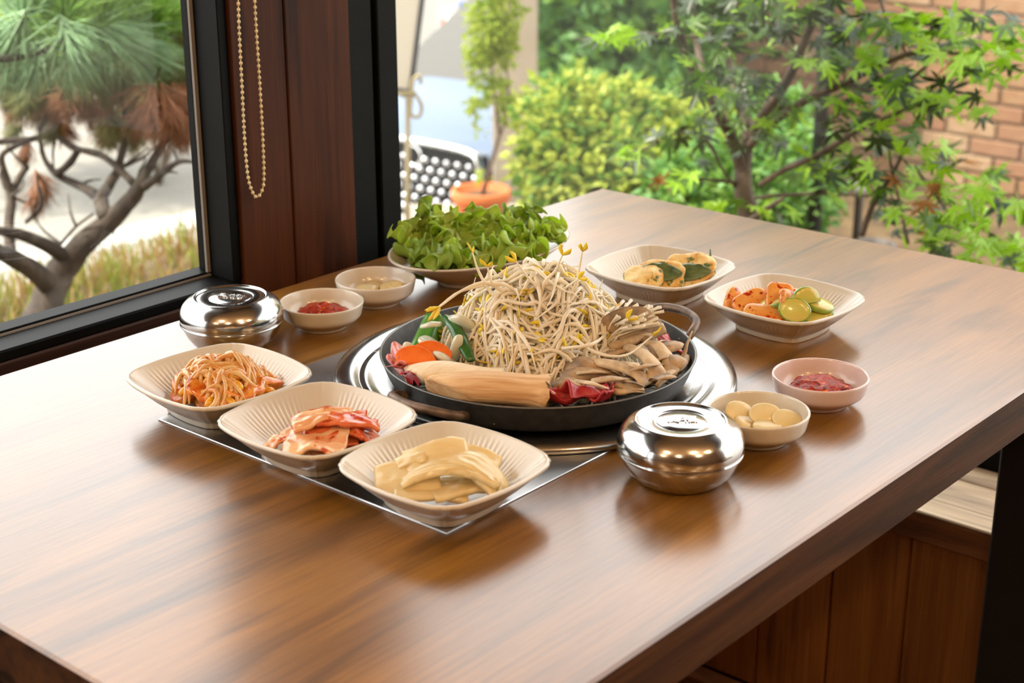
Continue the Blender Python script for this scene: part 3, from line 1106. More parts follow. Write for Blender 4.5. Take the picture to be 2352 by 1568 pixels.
# king oyster mushroom halves
def king(a, b, r0, r1, flare, seed):
    a, b = Vector(a), Vector(b)
    n = 26
    pts, rads = [], []
    for i in range(n):
        t = i / (n - 1)
        p = a.lerp(b, t)
        p.z += .0035 * math.sin(t * math.pi)
        pts.append(p)
        r = (r0 + (r1 - r0) * min(1, t * 2.2))
        if t < .12:
            r *= math.sqrt(max(.02, 1 - (1 - t / .12) ** 2))
        if t > .82:
            r *= 1 + flare * ((t - .82) / .18) ** 2
        rads.append((r * 1.05, r * .86))
    mb = MB().tube(pts, rads, 28)
    v = []
    for i, q in enumerate(mb.v):
        t = (i // 28) / (n - 1)
        j = i % 28
        d = Vector(q) - pts[min(i // 28, n - 1)]
        k = 1 + .05 * nz(t * 4, j * .35, seed) + (.07 * nz(j * 1.9, seed, t * 2) if t > .8 else .02 * nz(j * 1.9, seed, t * 2))
        e = (b - a).normalized() * (.008 * nz(j * 1.3, seed, 9.0) if t > .95 else 0)
        v.append(tuple(pts[min(i // 28, n - 1)] + d * k + e))
    mb.v = v
    return mb


ka, kb = at(965, 893, TZ + .040), at(1258, 903, TZ + .040)
kc = (ka + kb) / 2
kl = (kb - ka).length / 2
put('king_mushroom', king((-kl, 0, 0), (kl, 0, 0), .0125, .0160, .20, 1.0), MT['mushroom'], kc, (0, 0, math.atan2(kb.y - ka.y, kb.x - ka.x)),
    'tan king oyster mushroom half lying at the front of the pan', 'mushroom', 'king oyster mushroom halves')
ka, kb = at(935, 858, TZ + .045), at(1158, 852, TZ + .047)
kc = (ka + kb) / 2


def kslice(u, v):
    L_ = (kb - ka).length
    ax = (kb - ka).normalized()
    sd = ax.cross(Vector((0, 0, 1))).normalized()
    w_ = .023 * (1 - .22 * u) * math.sqrt(max(0.04, 1 - (max(0, .16 - u) / .16) ** 2))
    y = (v - .5) * 2 * w_
    return ax * (u - .5) * L_ + sd * -y * .9 + Vector((0, 0, .004 * math.sin(u * 5) + .010 * (1 - (v - .5) ** 2 * 4) - .008 + .012 * (.5 - v)))


put('king_mushroom', sheet(22, 14, kslice, .010), MT['mushroom_cut'], kc, None,
    'cream cut face of a king oyster mushroom slice behind the tan one', 'mushroom', 'king oyster mushroom halves')

# carrot slices
oc = [(.017 * math.cos(t) * (1 + .1 * math.cos(2 * t)), .0125 * math.sin(t)) for t in [2 * math.pi * k / 20 for k in range(20)]]
put('carrot_slice', slab(oc, .0045, .0008), MT['carrot'], at(955, 826, TZ + .052), euler(58, 10, -60), 'orange carrot slice leaning in front at the pan edge', 'carrot', 'carrot slices in the pan')
put('carrot_slice', slab(oc, .0045, .0008), MT['carrot'], at(990, 814, TZ + .054), euler(56, 6, -42), 'orange carrot slice tucked behind the front carrot', 'carrot', 'carrot slices in the pan')


# leek and onion
def leek_leaf(w_, l_, fold, seed, c=0.0):
    def fn(u, v):
        x = (u - .5) * l_
        t = (v - .5)
        y = t * w_ * (1 - .3 * u)
        z = fold * abs(t) * 2 * w_ + .004 * math.sin(u * 4 + seed) + c * (u - .5) ** 2
        return Vector((x, y, z))
    return sheet(16, 10, fn, .0014)


lk = leek_leaf(.030, .052, -.35, 1.0)
put('leek_leaf', lk, MT['leek'], at(995, 768, TZ + .054), euler(38, -34, 20), 'broad bright green leek leaf behind the carrots', 'leek', 'leek pieces in the pan')
a_, b_ = at(1024, 726, TZ + .070), at(1082, 828, TZ + .050)
c_ = (a_ + b_) / 2
put('leek_leaf', MB().tube([p - c_ for p in smoothline([a_, a_.lerp(b_, .35) + Vector((0, 0, .004)), a_.lerp(b_, .7) + Vector((0, 0, .003)), b_], 5)],
                           lerplist([(.003, .002), (.0060, .0035), (.0068, .0040), (.0062, .0036), (.004, .002)], 16), 12), MT['leek_dark'], c_, None,
    'dark green folded leek strip leaning on the sprouts', 'leek', 'leek pieces in the pan')
a_, b_ = at(968, 750, TZ + .066), at(1012, 744, TZ + .070)
c_ = (a_ + b_) / 2
put('leek_leaf', MB().tube([a_ - c_, Vector((0, 0, .001)), b_ - c_], [(.004, .002), (.0055, .0025), (.004, .002)], 10), MT['onion'], c_, None,
    'white leek strip lying across the green leaf', 'leek', 'leek pieces in the pan')
for (px, py, z, rot, a, b, c, lab) in ((985, 790, .051, (30, 10, 30), .016, .010, .004, 'white onion wedge between the carrots and green leek'),
                                       (1045, 805, .053, (20, 60, 70), .018, .005, .004, 'upright white onion strip beside the dark leek'),
                                       (1018, 822, .050, (10, 30, 10), .013, .008, .004, 'white onion piece beside the cut king mushroom'),
                                       (1058, 745, .066, (40, 20, 60), .020, .012, .005, 'large white onion wedge under the sprout heap'),
                                       (938, 806, .050, (20, 70, 40), .010, .006, .003, 'small pale onion piece behind the beef slices')):
    put('onion_piece', blob(a, b, c, 3, 2.5, .12, 60, 14, px * .1), MT['onion'], at(px, py, TZ + z), euler(*rot), lab, 'onion', 'onion pieces in the pan')


# oyster mushrooms: stem that flares into a fan
def oyster(P, ws, hs, seed, upv=(0, 0, 1)):
    pts = smoothline(P, 5)
    n = len(pts)
    rd = list(zip(lerplist(ws, n), lerplist(hs, n)))
    mb = MB().tube(pts, rd, 14, up=upv)
    v = []
    for i, q in enumerate(mb.v):
        p = pts[min(i // 14, n - 1)]
        d = Vector(q) - p
        v.append(tuple(p + d * (1 + .16 * nz(i // 14 * .35, (i % 14) * .9, seed))))
    mb.v = v
    return mb


oy = [  # pixel path from stem end to cap edge, height above the table along it, widths
    ([(1330, 830), (1400, 838), (1460, 860), (1490, 895)], (.050, .054, .050, .042), (.004, .0055, .008, .010), 'oyster', 'long curved stem arching down to the pan front'),
    ([(1350, 880), (1400, 885), (1440, 898), (1478, 902)], (.040, .044, .042, .040), (.004, .005, .006, .006), 'oyster', 'dark low piece behind the red beef'),
    ([(1290, 880), (1330, 868), (1380, 858), (1420, 865)], (.040, .044, .045, .042), (.008, .010, .012, .010), 'oyster_cap', 'broad brown cap under the sprouts at the front'),
    ([(1270, 905), (1300, 892), (1330, 890), (1350, 900)], (.038, .042, .042, .038), (.006, .008, .009, .006), 'oyster_cap', 'small cap beside the frayed king mushroom end'),
    ([(1440, 800), (1480, 818), (1510, 850), (1520, 885)], (.056, .056, .050, .043), (.005, .006, .009, .012), 'oyster', 'pale stem fanning out at the right front'),
    ([(1490, 790), (1520, 800), (1545, 830), (1560, 870)], (.058, .058, .052, .044), (.004, .006, .007, .008), 'oyster', 'pale twisted stem pointing to the pan rim'),
    ([(1530, 845), (1555, 838), (1580, 835), (1592, 838)], (.046, .048, .048, .046), (.006, .011, .013, .010), 'oyster_cap', 'rounded tan cap resting against the right rim'),
    ([(1470, 775), (1500, 790), (1520, 812), (1530, 830)], (.058, .058, .054, .050), (.005, .006, .008, .006), 'oyster_cap', 'grey streaked cap in the middle of the cluster'),
    ([(1510, 820), (1535, 805), (1555, 795), (1562, 790)], (.050, .054, .055, .054), (.004, .006, .010, .008), 'oyster_cap', 'grey fan cap standing at the back of the cluster'),
    ([(1400, 800), (1440, 790), (1480, 770), (1500, 762)], (.054, .058, .060, .060), (.005, .006, .008, .006), 'oyster', 'stem lying back towards the handle'),
    ([(1380, 905), (1420, 915), (1450, 912), (1480, 915)], (.036, .040, .040, .036), (.003, .004, .004, .003), 'oyster', 'thin yellowish strip along the front rim'),
    ([(1520, 900), (1535, 880), (1548, 862), (1556, 845)], (.040, .044, .046, .048), (.004, .005, .006, .004), 'oyster', 'short pale stalk beside the right rim'),
    ([(1430, 895), (1455, 888), (1480, 885), (1500, 890)], (.026, .030, .030, .026), (.008, .011, .012, .008), 'oyster_cap', 'low tan cap by the front rim right of the beef'),
    ([(1485, 880), (1510, 872), (1535, 866), (1552, 868)], (.028, .032, .032, .028), (.007, .010, .011, .008), 'oyster', 'low pale cap along the right front rim'),
    ([(1540, 862), (1560, 848), (1578, 832), (1588, 820)], (.026, .030, .030, .028), (.006, .009, .010, .007), 'oyster_cap', 'low grey cap filling the right rim'),
    ([(1400, 900), (1425, 898), (1450, 900), (1470, 905)], (.022, .026, .026, .022), (.008, .010, .010, .007), 'oyster', 'flat pale piece on the pan floor at the front'),
    ([(1300, 850), (1340, 845), (1370, 838), (1400, 842)], (.044, .048, .048, .046), (.009, .012, .010, .008), 'oyster_cap', 'dark cap in shadow under hanging sprouts'),
]
for k, (pp_, zs, ws, mt, lab) in enumerate(oy):
    P = [at(x - max(0, x - 1470) * .14, y - max(0, y - 850) * .2 - 2, TZ + z - .002) for (x, y), z in zip(pp_, zs)]
    hs = [w_ * (.8 if i < 2 else .45) for i, w_ in enumerate(ws)]
    hs[-1] *= .5
    o0 = P[0].copy()
    put('oyster_mushroom', oyster([p - o0 for p in P], ws, hs, k * 2.3), MT[mt], o0, None,
        'brown oyster mushroom, ' + lab, 'mushroom', 'oyster mushrooms in the pan')
# big oyster cap at the back, under the enoki
ca = at(1455, 752, TZ + .066)


def capfn(u, v):
    a = (v - .5) * 2.2
    r = .004 + .033 * u
    return Vector((math.sin(a) * r, math.cos(a) * r * -.2 + .006 * u, math.cos(a) * r - .018 + .002 * nz(v * 6, u * 3, 2.0)))


put('oyster_mushroom', sheet(12, 20, capfn, .003), MT['oyster_cap'], ca, euler(-18, 12, -38),
    'large gilled oyster mushroom cap standing under the enoki', 'mushroom', 'oyster mushrooms in the pan')
# enoki bundle
en = MB()
er = random.Random(9)
for k in range(70):
    a_ = at(1392 + er.uniform(-16, 16), 775 + er.uniform(-14, 14), TZ + .055)
    b_ = at(1478 + er.uniform(-38, 26), 722 + er.uniform(-22, 26), TZ + .074) + Vector((er.uniform(-.006, .006), er.uniform(-.012, .012), er.uniform(-.004, .006)))
    m_ = a_.lerp(b_, .5) + Vector((0, 0, er.uniform(.000, .005)))
    pts = smoothline([a_, m_, b_], 3)
    en.tube([p - ca for p in pts], lerplist([.0009, .0008, .0008, .0017], len(pts)), 5)
o = en.build('enoki_bundle', MT['enoki'], None, True, ca)
tag(o, 'fanned bundle of white enoki mushrooms at the back of the pan', 'mushroom')
# wisps of dried strips by the back rim
for k, (pp_, lab) in enumerate(((((1500, 740), (1505, 770), (1503, 800)), 'upright'), (((1500, 790), (1520, 782), (1535, 783)), 'lying'), (((1590, 760), (1578, 790), (1570, 815), (1545, 840)), 'pale curled'))):
    P = smoothline([at(x, y, TZ + .058 - .008 * i) for i, (x, y) in enumerate(pp_)], 4)
    o0 = P[0].copy()
    put('mushroom_strip', MB().tube([p - o0 for p in P], lerplist([(.0007, .0005), (.0018, .0006), (.0022, .0006)], len(P)), 6), MT['oyster'], o0, None,
        'thin %s mushroom shred near the pan handle' % lab, 'mushroom', 'mushroom shreds in the pan')


orr_ = random.Random(41)
for k in range(16):
    x0, y0 = orr_.uniform(1290, 1540), orr_.uniform(800, 885)
    y0 -= max(0, x0 - 1480) * .3
    a = orr_.uniform(-.6, .9)
    l_ = orr_.uniform(45, 95)
    z = TZ + orr_.uniform(.046, .056)
    P = smoothline([at(x0, y0, z - .004), at(x0 + l_ * .5 * math.cos(a), y0 + l_ * .3 * math.sin(a) - 4, z), at(min(x0 + l_ * math.cos(a), 1572), y0 + l_ * .55 * math.sin(a), z - .006)], 5)
    o0 = P[0].copy()
    w_ = orr_.uniform(.0016, .0042)
    put('mushroom_strip', oyster([p - o0 for p in (P[0], P[5], P[-1])], (w_, w_ * 1.3, w_ * .5), (w_ * .6, w_ * .6, w_ * .2), k * 1.1), MT['oyster' if k % 3 else 'oyster_cap'], o0, None,
        'torn oyster mushroom strip tangled in the right half of the pan', 'mushroom', 'torn oyster mushroom strips')

# ================================================================ side dishes
def dish_pt(i, x, y, z):
    o = dishes[i]
    a = o.rotation_euler.z
    return Vector((o.location.x + x * math.cos(a) - y * math.sin(a), o.location.y + x * math.sin(a) + y * math.cos(a), o.location.z + z))


# ---- soybean sprout namul
D0 = dish_pt(0, 0, 0, 0)
NC = Vector((D0.x + .002, D0.y - .003, 0))


def nheap(x, y):
    u = Vector((x - NC.x, y - NC.y, 0))
    c_, s_ = math.cos(YAW), math.sin(YAW)
    lx, ly = u.x * s_ - u.y * c_, u.x * c_ + u.y * s_
    r = math.hypot(lx / .054, ly / .046)
    if r > 1:
        return TZ + .013 + .05 * (r - 1)
    return TZ + .013 + .032 * (1 - r ** 1.8) * (1 + .2 * nz(x * 60, y * 60, 2.0))


nr = random.Random(21)
ncore = blob(.042, .035, .0135, 2.2, 2.2, .4, 110, 0, 4.0, 40, 20)
o = ncore.build('sprout_namul_pile', MT['namul_red'], None, True, (NC.x, NC.y, TZ + .0225), (0, 0, YAW - math.pi / 2))
tag(o, 'orange dressed mass under the seasoned soybean sprouts', 'seasoned sprouts', kind='stuff')
for k in range(112):
    a = nr.uniform(0, 2 * math.pi)
    rr = math.sqrt(nr.random()) * .86
    c_, s_ = math.cos(YAW), math.sin(YAW)
    lx, ly = rr * .050 * math.cos(a), rr * .042 * math.sin(a)
    x, y = NC.x + lx * s_ + ly * c_, NC.y - lx * c_ + ly * s_
    ang = a + math.pi + nr.uniform(-1.5, 1.5) - (math.pi / 2 - YAW)
    d = Vector((math.cos(ang), math.sin(ang), 0))
    base = nr.uniform(-.001, .003)
    wv = nr.uniform(.001, .006)
    pts = sprout_path((x, y, nheap(x, y) + base), d, nr.uniform(.030, .052), nheap, lambda t: base + wv * math.sin(t * 3.1), nr, 12, nr.uniform(20, 90))
    th = nr.uniform(.0018, .0026)
    o0 = pts[0]
    o = MB().tube([p - o0 for p in pts], lerplist([th * .9, th, th, th * .8, .0006], len(pts)), 7).build('soybean_sprout', MT['namul'], None, True, o0)
    tag(o, 'glossy orange seasoned soybean sprout %s in the square dish' % ('with yellow bean' if k % 3 == 0 else 'stem without bean'), 'bean sprout', 'seasoned soybean sprouts ' + ('with beans' if k % 3 == 0 else 'without beans'))
    if k % 3 == 0:
        bm_ = MB()
        d_ = (pts[0] - pts[1]).normalized()
        q = d_.to_track_quat('X', 'Z').to_matrix().to_4x4()
        bl = blob(.0062, .0036, .0033, 2, 2, 0, 60, 0, 0, 12, 8)
        bm_.add(bl.v, bl.f, 0, Matrix.Translation(d_ * .004) @ q)
        bm_.build('bean', MT['namul_bean'], o)


# ---- kimchi: folded leaves
def kleaf(w_, l_, fold, seed, wave=.0018, stem=.0):
    def fn(u, v):
        t = u * l_
        x = t - l_ / 2
        z = wave * math.sin(v * 5 + seed + u * 3) + .0025 * nz(u * 5, v * 5, seed)
        y = (v - .5) * w_ * (1 + .15 * math.sin(u * 9 + seed))
        # drape: bends down at both ends
        z -= fold * (abs(u - .5) * 2) ** 2.2 * l_ * .35
        return Vector((x, y, z))
    return sheet(22, 16, fn, .0034)


kim = [((728, 1000), .033, (14, -6, -56), .046, .050, .16, 'kimchi_stem', 'pale broad kimchi leaf folded over the front of the pile'),
       ((722, 1015), .024, (12, -6, -58), .048, .052, .10, 'kimchi_stem', 'whitish kimchi stem layer low at the front'),
       ((800, 958), .041, (-6, 10, -44), .032, .050, .25, 'kimchi', 'red kimchi leaf folded on top of the pile'),
       ((742, 955), .044, (14, 0, -34), .020, .050, .30, 'kimchi_stem', 'narrow pale kimchi strip curled across the top'),
       ((822, 985), .030, (-24, 22, -66), .032, .048, .25, 'kimchi', 'dark red kimchi leaf hanging down at the side'),
       ((740, 1012), .0185, (6, 0, -60), .046, .054, .05, 'kimchi', 'red kimchi layer underneath the pale leaf'),
       ((640, 1010), .0245, (16, -30, -50), .018, .026, .15, 'kimchi_stem', 'small orange kimchi scrap apart from the pile'),
       ((785, 990), .0165, (0, 4, -20), .050, .054, .04, 'kimchi', 'bottom red kimchi leaf spread on the dish'),
       ((752, 985), .0285, (8, -2, -50), .050, .054, .12, 'kimchi', 'middle red kimchi layer of the folded pile'),
       ((770, 968), .036, (8, 4, -48), .044, .048, .18, 'kimchi', 'upper red kimchi layer under the curled strip')]
for k, ((px, py), z, rot, w_, l_, fo, mt, lab) in enumerate(kim):
    put('kimchi_piece', kleaf(w_, l_, fo, k * 1.9), MT[mt], at(px, py, TZ + z), euler(*rot), lab, 'kimchi', 'kimchi pieces on the square dish')

# ---- pale radish pickle
pk = [((935, 1098), .026, (38, -8, -50), .030, .050, .25, 'wide flat pickle slice leaning at the front'),
      ((990, 1125), .019, (16, 4, -46), .026, .056, .1, 'pickle slice lying low along the front rim'),
      ((1035, 1080), .037, (0, 0, -52), .011, .074, .55, 'long pale pickle strip lying across the middle'),
      ((1000, 1045), .042, (30, -10, -44), .024, .048, .5, 'thick folded pickle slice at the top'),
      ((1095, 1062), .038, (-8, 20, -70), .022, .056, .7, 'curved pickle slice bending down to the side'),
      ((925, 1060), .034, (20, -32, -70), .011, .040, .4, 'narrow pickle strip pointing up at the left end'),
      ((1110, 1100), .026, (-20, 22, -86), .024, .044, .4, 'pickle slice resting against the right inner wall'),
      ((1060, 1115), .020, (4, 0, -30), .030, .050, .1, 'bottom pickle slice under the long strip'),
      ((1085, 1040), .034, (10, 10, -60), .018, .044, .5, 'rounded pickle slice behind the curved one')]
for k, ((px, py), z, rot, w_, l_, fo, lab) in enumerate(pk):
    mb = kleaf(w_, l_, fo, 20 + k * 1.3, .0018)
    put('pickle_slice', sheet(22, 14, (lambda w_=w_, l_=l_, fo=fo, k=k: (lambda u, v: Vector(((u - .5) * l_, (v - .5) * w_ * (1 + .1 * math.sin(u * 6 + k)),
        .0016 * math.sin(v * 5 + k) - fo * (abs(u - .5) * 2) ** 2 * l_ * .3 + .0012 * nz(u * 6, v * 6, k)))))(), .0048), MT['pickle'], at(px, py, TZ + z), euler(*rot), 'cream yellow ' + lab, 'pickle', 'radish pickle slices')

# ---- vegetable pancake pieces
pc = [((1482, 636), .033, (20, -6, -55), .022, .016, .0070, 'pancake', 'browned vegetable pancake piece lying lowest in the dish'),
      ((1520, 632), .033, (48, 0, -66), .026, .019, .0055, 'pancake', 'vegetable pancake piece with big green leaf facing the viewer'),
      ((1585, 622), .036, (42, -6, -60), .029, .021, .0060, 'pancake', 'golden vegetable pancake piece standing at the back'),
      ((1608, 610), .038, (40, 14, -40), .016, .014, .0060, 'pancake', 'small crisp pancake end sticking up at the rim')]
for k, ((px, py), z, rot, a, b, c, mt, lab) in enumerate(pc):
    o = put('pancake_piece', blob(a, b, c, 3.0, 3.0, .22, 75, 0, k * 3.1, 32, 18), MT[mt], at(px, py, TZ + z), euler(*rot), lab, 'pancake', 'vegetable pancake pieces')
    if k in (1, 2):
        def lf(u, v, k=k):
            w_ = math.sin(math.pi * min(1, u * .92 + .06)) ** .7
            return Vector(((u - .5) * .046, (v - .5) * .021 * w_ + (.0 if k == 1 else -.006), .0078 + .0018 * nz(u * 6, v * 4, k)))
        sheet(16, 8, lf, .0012).build('green_leaf', MT['pancake_leaf'], o)
    if k == 3:
        MB().tube([(.006, .004, .004), (.010, .012, .006), (.009, .018, .008)], [.0022, .0016, .0012], 8).build('green_leaf', MT['pancake_leaf'], o)

# ---- zucchini and chilli radish
half = [(.0165 * math.cos(t), .0165 * math.sin(t)) for t in [math.pi * k / 14 for k in range(15)]] + [(-.008, -.001), (0, -.0015), (.008, -.001)]
disc = [(.0165 * math.cos(t), .0125 * math.sin(t)) for t in [2 * math.pi * k / 20 for k in range(20)]]
zu = [((1825, 712), .036, (68, 10, -62), disc, 'pale green zucchini slice standing face on in front'),
      ((1880, 700), .036, (16, 14, -40), disc, 'zucchini slice lying flat on top at the right'),
      ((1878, 722), .027, (40, 12, -70), disc, 'zucchini slice folded under the flat one'),
      ((1770, 705), .034, (20, -20, -80), half, 'half zucchini slice with dark green rind up'),
      ((1850, 695), .041, (80, 0, -30), half, 'thin zucchini slice standing on edge in the middle'),
      ((1872, 728), .026, (30, 6, -40), disc, 'small zucchini slice by the right inner wall'),
      ((1800, 722), .022, (8, 0, -40), half, 'zucchini slice lying at the bottom under the orange radish')]
for k, ((px, py), z, rot, ol, lab) in enumerate(zu):
    put('zucchini_slice', slab(ol, .0055, .0012, .001), [MT['zucchini'], MT['zucchini_rind']], at(px, py, TZ + z), euler(*rot), lab, 'zucchini', 'zucchini slices')
orr = [((1790, 685), .040, (50, 10, -50), .015, .017, .006, 'tall orange chilli radish chunk standing at the back'),
       ((1725, 695), .032, (40, -14, -20), .021, .013, .005, 'broad orange chilli radish slice at the left of the pile'),
       ((1682, 690), .031, (50, -50, 10), .014, .008, .0045, 'small orange radish chip against the left wall'),
       ((1758, 722), .027, (26, 4, -60), .022, .012, .005, 'yellow orange radish slice lying along the front'),
       ((1812, 688), .043, (60, 24, -20), .013, .010, .0045, 'speckled orange radish piece between the zucchini slices'),
       ((1840, 736), .021, (10, 0, -50), .018, .009, .004, 'pale radish slice at the bottom of the dish front'),
       ((1835, 690), .037, (50, 40, -10), .012, .012, .0045, 'pinkish radish piece at the back of the dish')]
for k, ((px, py), z, rot, a, b, c, lab) in enumerate(orr):
    put('radish_chunk', blob(a, b, c, 3.2, 3.5, .10, 50, 8, k * 2.7), MT['orange_radish'], at(px, py, TZ + z), euler(*rot), lab, 'radish', 'orange chilli radish chunks')

# ---- sauces and garlic
for bowl, lab in ((sauceL, 'chunky red chilli sauce in the cream bowl'), (sauceR, 'chunky red chilli sauce in the pale pink bowl')):
    o = blob(.0290, .0280, .0085, 2.0, 2.0, .25, 140, 0, bowl.location.x * 9, 40, 18).build('chilli_sauce', MT['sauce'], None, True,
                                                                                     (bowl.location.x, bowl.location.y, TZ + .0128))
    tag(o, lab, 'sauce', kind='stuff')
gar = [(.0135 * math.cos(t) * (1 + .12 * math.cos(t)), .0098 * math.sin(t)) for t in [2 * math.pi * k / 18 for k in range(18)]]
for px, py, z, rot, lab in ((1695, 945, .017, (52, 10, -30), 'garlic slice leaning upright at the left inside'), (1752, 950, .017, (46, -6, -48), 'round garlic slice leaning in the middle'),
                            (1805, 962, .015, (34, 8, -60), 'round garlic slice leaning at the right inside'), (1760, 978, .011, (8, 0, -40), 'garlic slice lying flat at the front'),
                            (1712, 966, .011, (20, -8, 30), 'garlic slice half hidden behind the steel lid')):
    put('garlic_slice', slab(gar, .0034, .0010, .0004), MT['garlic'], at(px, py, TZ + z), euler(*rot), 'yellowish ' + lab, 'garlic', 'garlic slices in the near bowl')
for px, py, z, rot, lab in ((840, 663, .013, (10, 0, -20), 'garlic slice lying at the front of the far bowl'), (895, 658, .014, (22, -12, -60), 'garlic slice tilted in the middle of the far bowl'),
                            (918, 660, .013, (12, 10, -30), 'garlic slice by the right wall of the far bowl'), (862, 655, .011, (6, 0, 40), 'garlic slice at the back of the far bowl')):
    put('garlic_slice', slab(gar, .0034, .0010, .0004), MT['garlic'], at(px, py, TZ + z), euler(*rot), 'pale ' + lab, 'garlic', 'garlic slices in the far bowl')

# keep the food inside its dish and inside the pan
KIN = [(.0072, .50), (.0104, .60), (.0140, .665), (.0192, .745), (.0248, .825), (.0288, .885), (.0326, .935), (.040, 1.02), (.06, 1.3)]


def k_in(z):
    if z <= KIN[0][0]:
        return KIN[0][1]
    for (a, ka_), (b, kb_) in zip(KIN, KIN[1:]):
        if z <= b:
            return ka_ + (kb_ - ka_) * (z - a) / (b - a)
    return 9.0


def world_matrix(o):
    q = o.rotation_quaternion if o.rotation_mode == 'QUATERNION' else o.rotation_euler.to_quaternion()
    return Matrix.Translation(o.location) @ q.to_matrix().to_4x4()


def fit_into_dish(o, i):
    W = world_matrix(o)
    Wi = W.inverted()
    D = dishes[i]
    Di = (Matrix.Translation(D.location) @ Matrix.Rotation(D.rotation_euler.z, 4, 'Z'))
    Dinv = Di.inverted()
    for v in o.data.vertices:
        q = Dinv @ (W @ v.co)
        q.z = max(q.z, .0079)
        r = math.hypot(q.x, q.y)
        lim = (k_in(q.z) - .025) * .083 * dish_outline(math.atan2(q.y, q.x))
        if r > lim:
            q.x *= lim / r
            q.y *= lim / r
        v.co = Wi @ (Di @ q)


def fit_into_pan(o):
    W = world_matrix(o)
    Wi = W.inverted()
    for v in o.data.vertices:
        q = W @ v.co - PC
        q.z = max(q.z, .0122)
        r = math.hypot(q.x, q.y)
        lim = .1315 + max(0, q.z - .0145) * .44
        if q.z < .052 and r > lim:
            q.x *= lim / r
            q.y *= lim / r
        v.co = Wi @ (q + PC)


for o in list(COL.objects):
    nm = o.name.split('.')[0]
    i = {'soybean_sprout': 0, 'sprout_namul_pile': 0, 'kimchi_piece': 1, 'pickle_slice': 2, 'pancake_piece': 3, 'zucchini_slice': 4, 'radish_chunk': 4}.get(nm)
    if i is not None:
        fit_into_dish(o, i)
    elif nm in ('beef_slice', 'king_mushroom', 'carrot_slice', 'leek_leaf', 'onion_piece', 'oyster_mushroom', 'mushroom_strip', 'enoki_bundle', 'bean_sprout_pile'):
        fit_into_pan(o)

# ================================================================ lettuce
def lettuce_mesh(L_, W_, seed, ruffle=.012, curl=.4):
    def outline(u):
        return W_ * (.28 + .72 * math.sin(math.pi * min(1.0, .10 + u * .66)) ** .8) * (1.0 if u < .9 else 1.0)

    def fn(u, v):
        t = (v - .5) * 2
        x = u * L_
        w_ = outline(u) * .5
        y = t * w_
        edge = max(abs(t) ** 2.2, max(0, (u - .45) / .55) ** 1.6)
        # frilled margin: waves grow towards the edge
        s_ = u * 1.6 + abs(t) * .5
        ph = seed * 7.3
        fr = math.sin(s_ * 14 + ph + t * 3.1) * .8 + math.sin(s_ * 27 + ph * 1.7 - t * 6) * .4 + math.sin(t * 10 + ph + u * 5) * .9 * max(0, u - .4) + .3 * math.sin(t * 23 + ph * 3 + u * 11) * edge
        z = ruffle * edge * fr + .006 * nz(u * 3 + seed, t * 2, seed)
        y += ruffle * .7 * edge * math.sin(s_ * 18 + ph * 2.2) * (1 if t > 0 else -1)
        x += ruffle * .8 * max(0, (u - .5) * 2) * (math.sin(t * 9 + ph) + .4 * math.sin(t * 24 + ph * 2))
        # cupped across, curling up or down along the leaf
        z += .30 * abs(t) ** 1.8 * w_
        a = curl * (u - .3) * 1.8
        z2 = z * math.cos(a) + x * math.sin(a) * .55
        x2 = x * math.cos(a * .6) - z * math.sin(a) * .6
        return Vector((x2, y, z2))
    return sheet(64, 60, fn, .0007)


lr = random.Random(4)
# position of the leaf's foot (in the bowl frame), heading, tilt, length, width
lt = [  # foot px, height, heading of the leaf (deg, 0 = to the right in the picture, 90 = away), pitch, L, W, curl, mat
    ((1130, 585), .030, 182, -4, .125, .100, .25, 'lettuce_dark', 'dark green lettuce leaf hanging out at the left'),
    ((1120, 570), .036, 200, 6, .115, .090, .1, 'lettuce', 'bright frilled lettuce leaf at the left tip'),
    ((1130, 575), .042, 235, -2, .080, .095, -.5, 'lettuce_dark', 'dark lettuce leaf drooping over the front left rim'),
    ((1140, 570), .044, 268, 0, .075, .105, -.6, 'lettuce_dark', 'shaded lettuce leaf folded down at the front middle'),
    ((1170, 570), .040, 300, 4, .075, .090, -.5, 'lettuce', 'light lettuce leaf at the front right'),
    ((1140, 565), .044, 2, 2, .120, .085, .1, 'lettuce', 'pale green lettuce leaf reaching to the right of the bowl'),
    ((1130, 560), .050, 165, 14, .105, .095, .3, 'lettuce_dark', 'lettuce leaf rising at the back left'),
    ((1110, 570), .056, 40, 16, .075, .090, .2, 'lettuce', 'small curly lettuce leaf on the far side'),
    ((1090, 575), .060, 110, 30, .065, .085, .3, 'lettuce', 'upright pointed lettuce leaf at the top'),
    ((1150, 572), .056, 330, 8, .085, .085, -.2, 'lettuce', 'glossy lettuce leaf lying on top right'),
    ((1095, 585), .058, 220, 10, .078, .090, -.3, 'lettuce_dark', 'wrinkled lettuce leaf on top at the left'),
    ((1120, 585), .060, 280, 6, .060, .095, -.5, 'lettuce', 'curled lettuce leaf crowning the heap front'),
    ((1190, 560), .044, 350, 10, .085, .080, .1, 'lettuce', 'yellow green lettuce leaf near the right rim'),
    ((1040, 580), .050, 150, 18, .065, .085, .3, 'lettuce', 'frilly lettuce leaf poking up at the far left'),
    ((1200, 545), .040, 60, 14, .060, .075, .3, 'lettuce_dark', 'lettuce leaf peeking over the back rim'),
    ((1060, 590), .040, 250, -4, .070, .090, -.5, 'lettuce_dark', 'dark lettuce leaf tucked under the left front'),
]
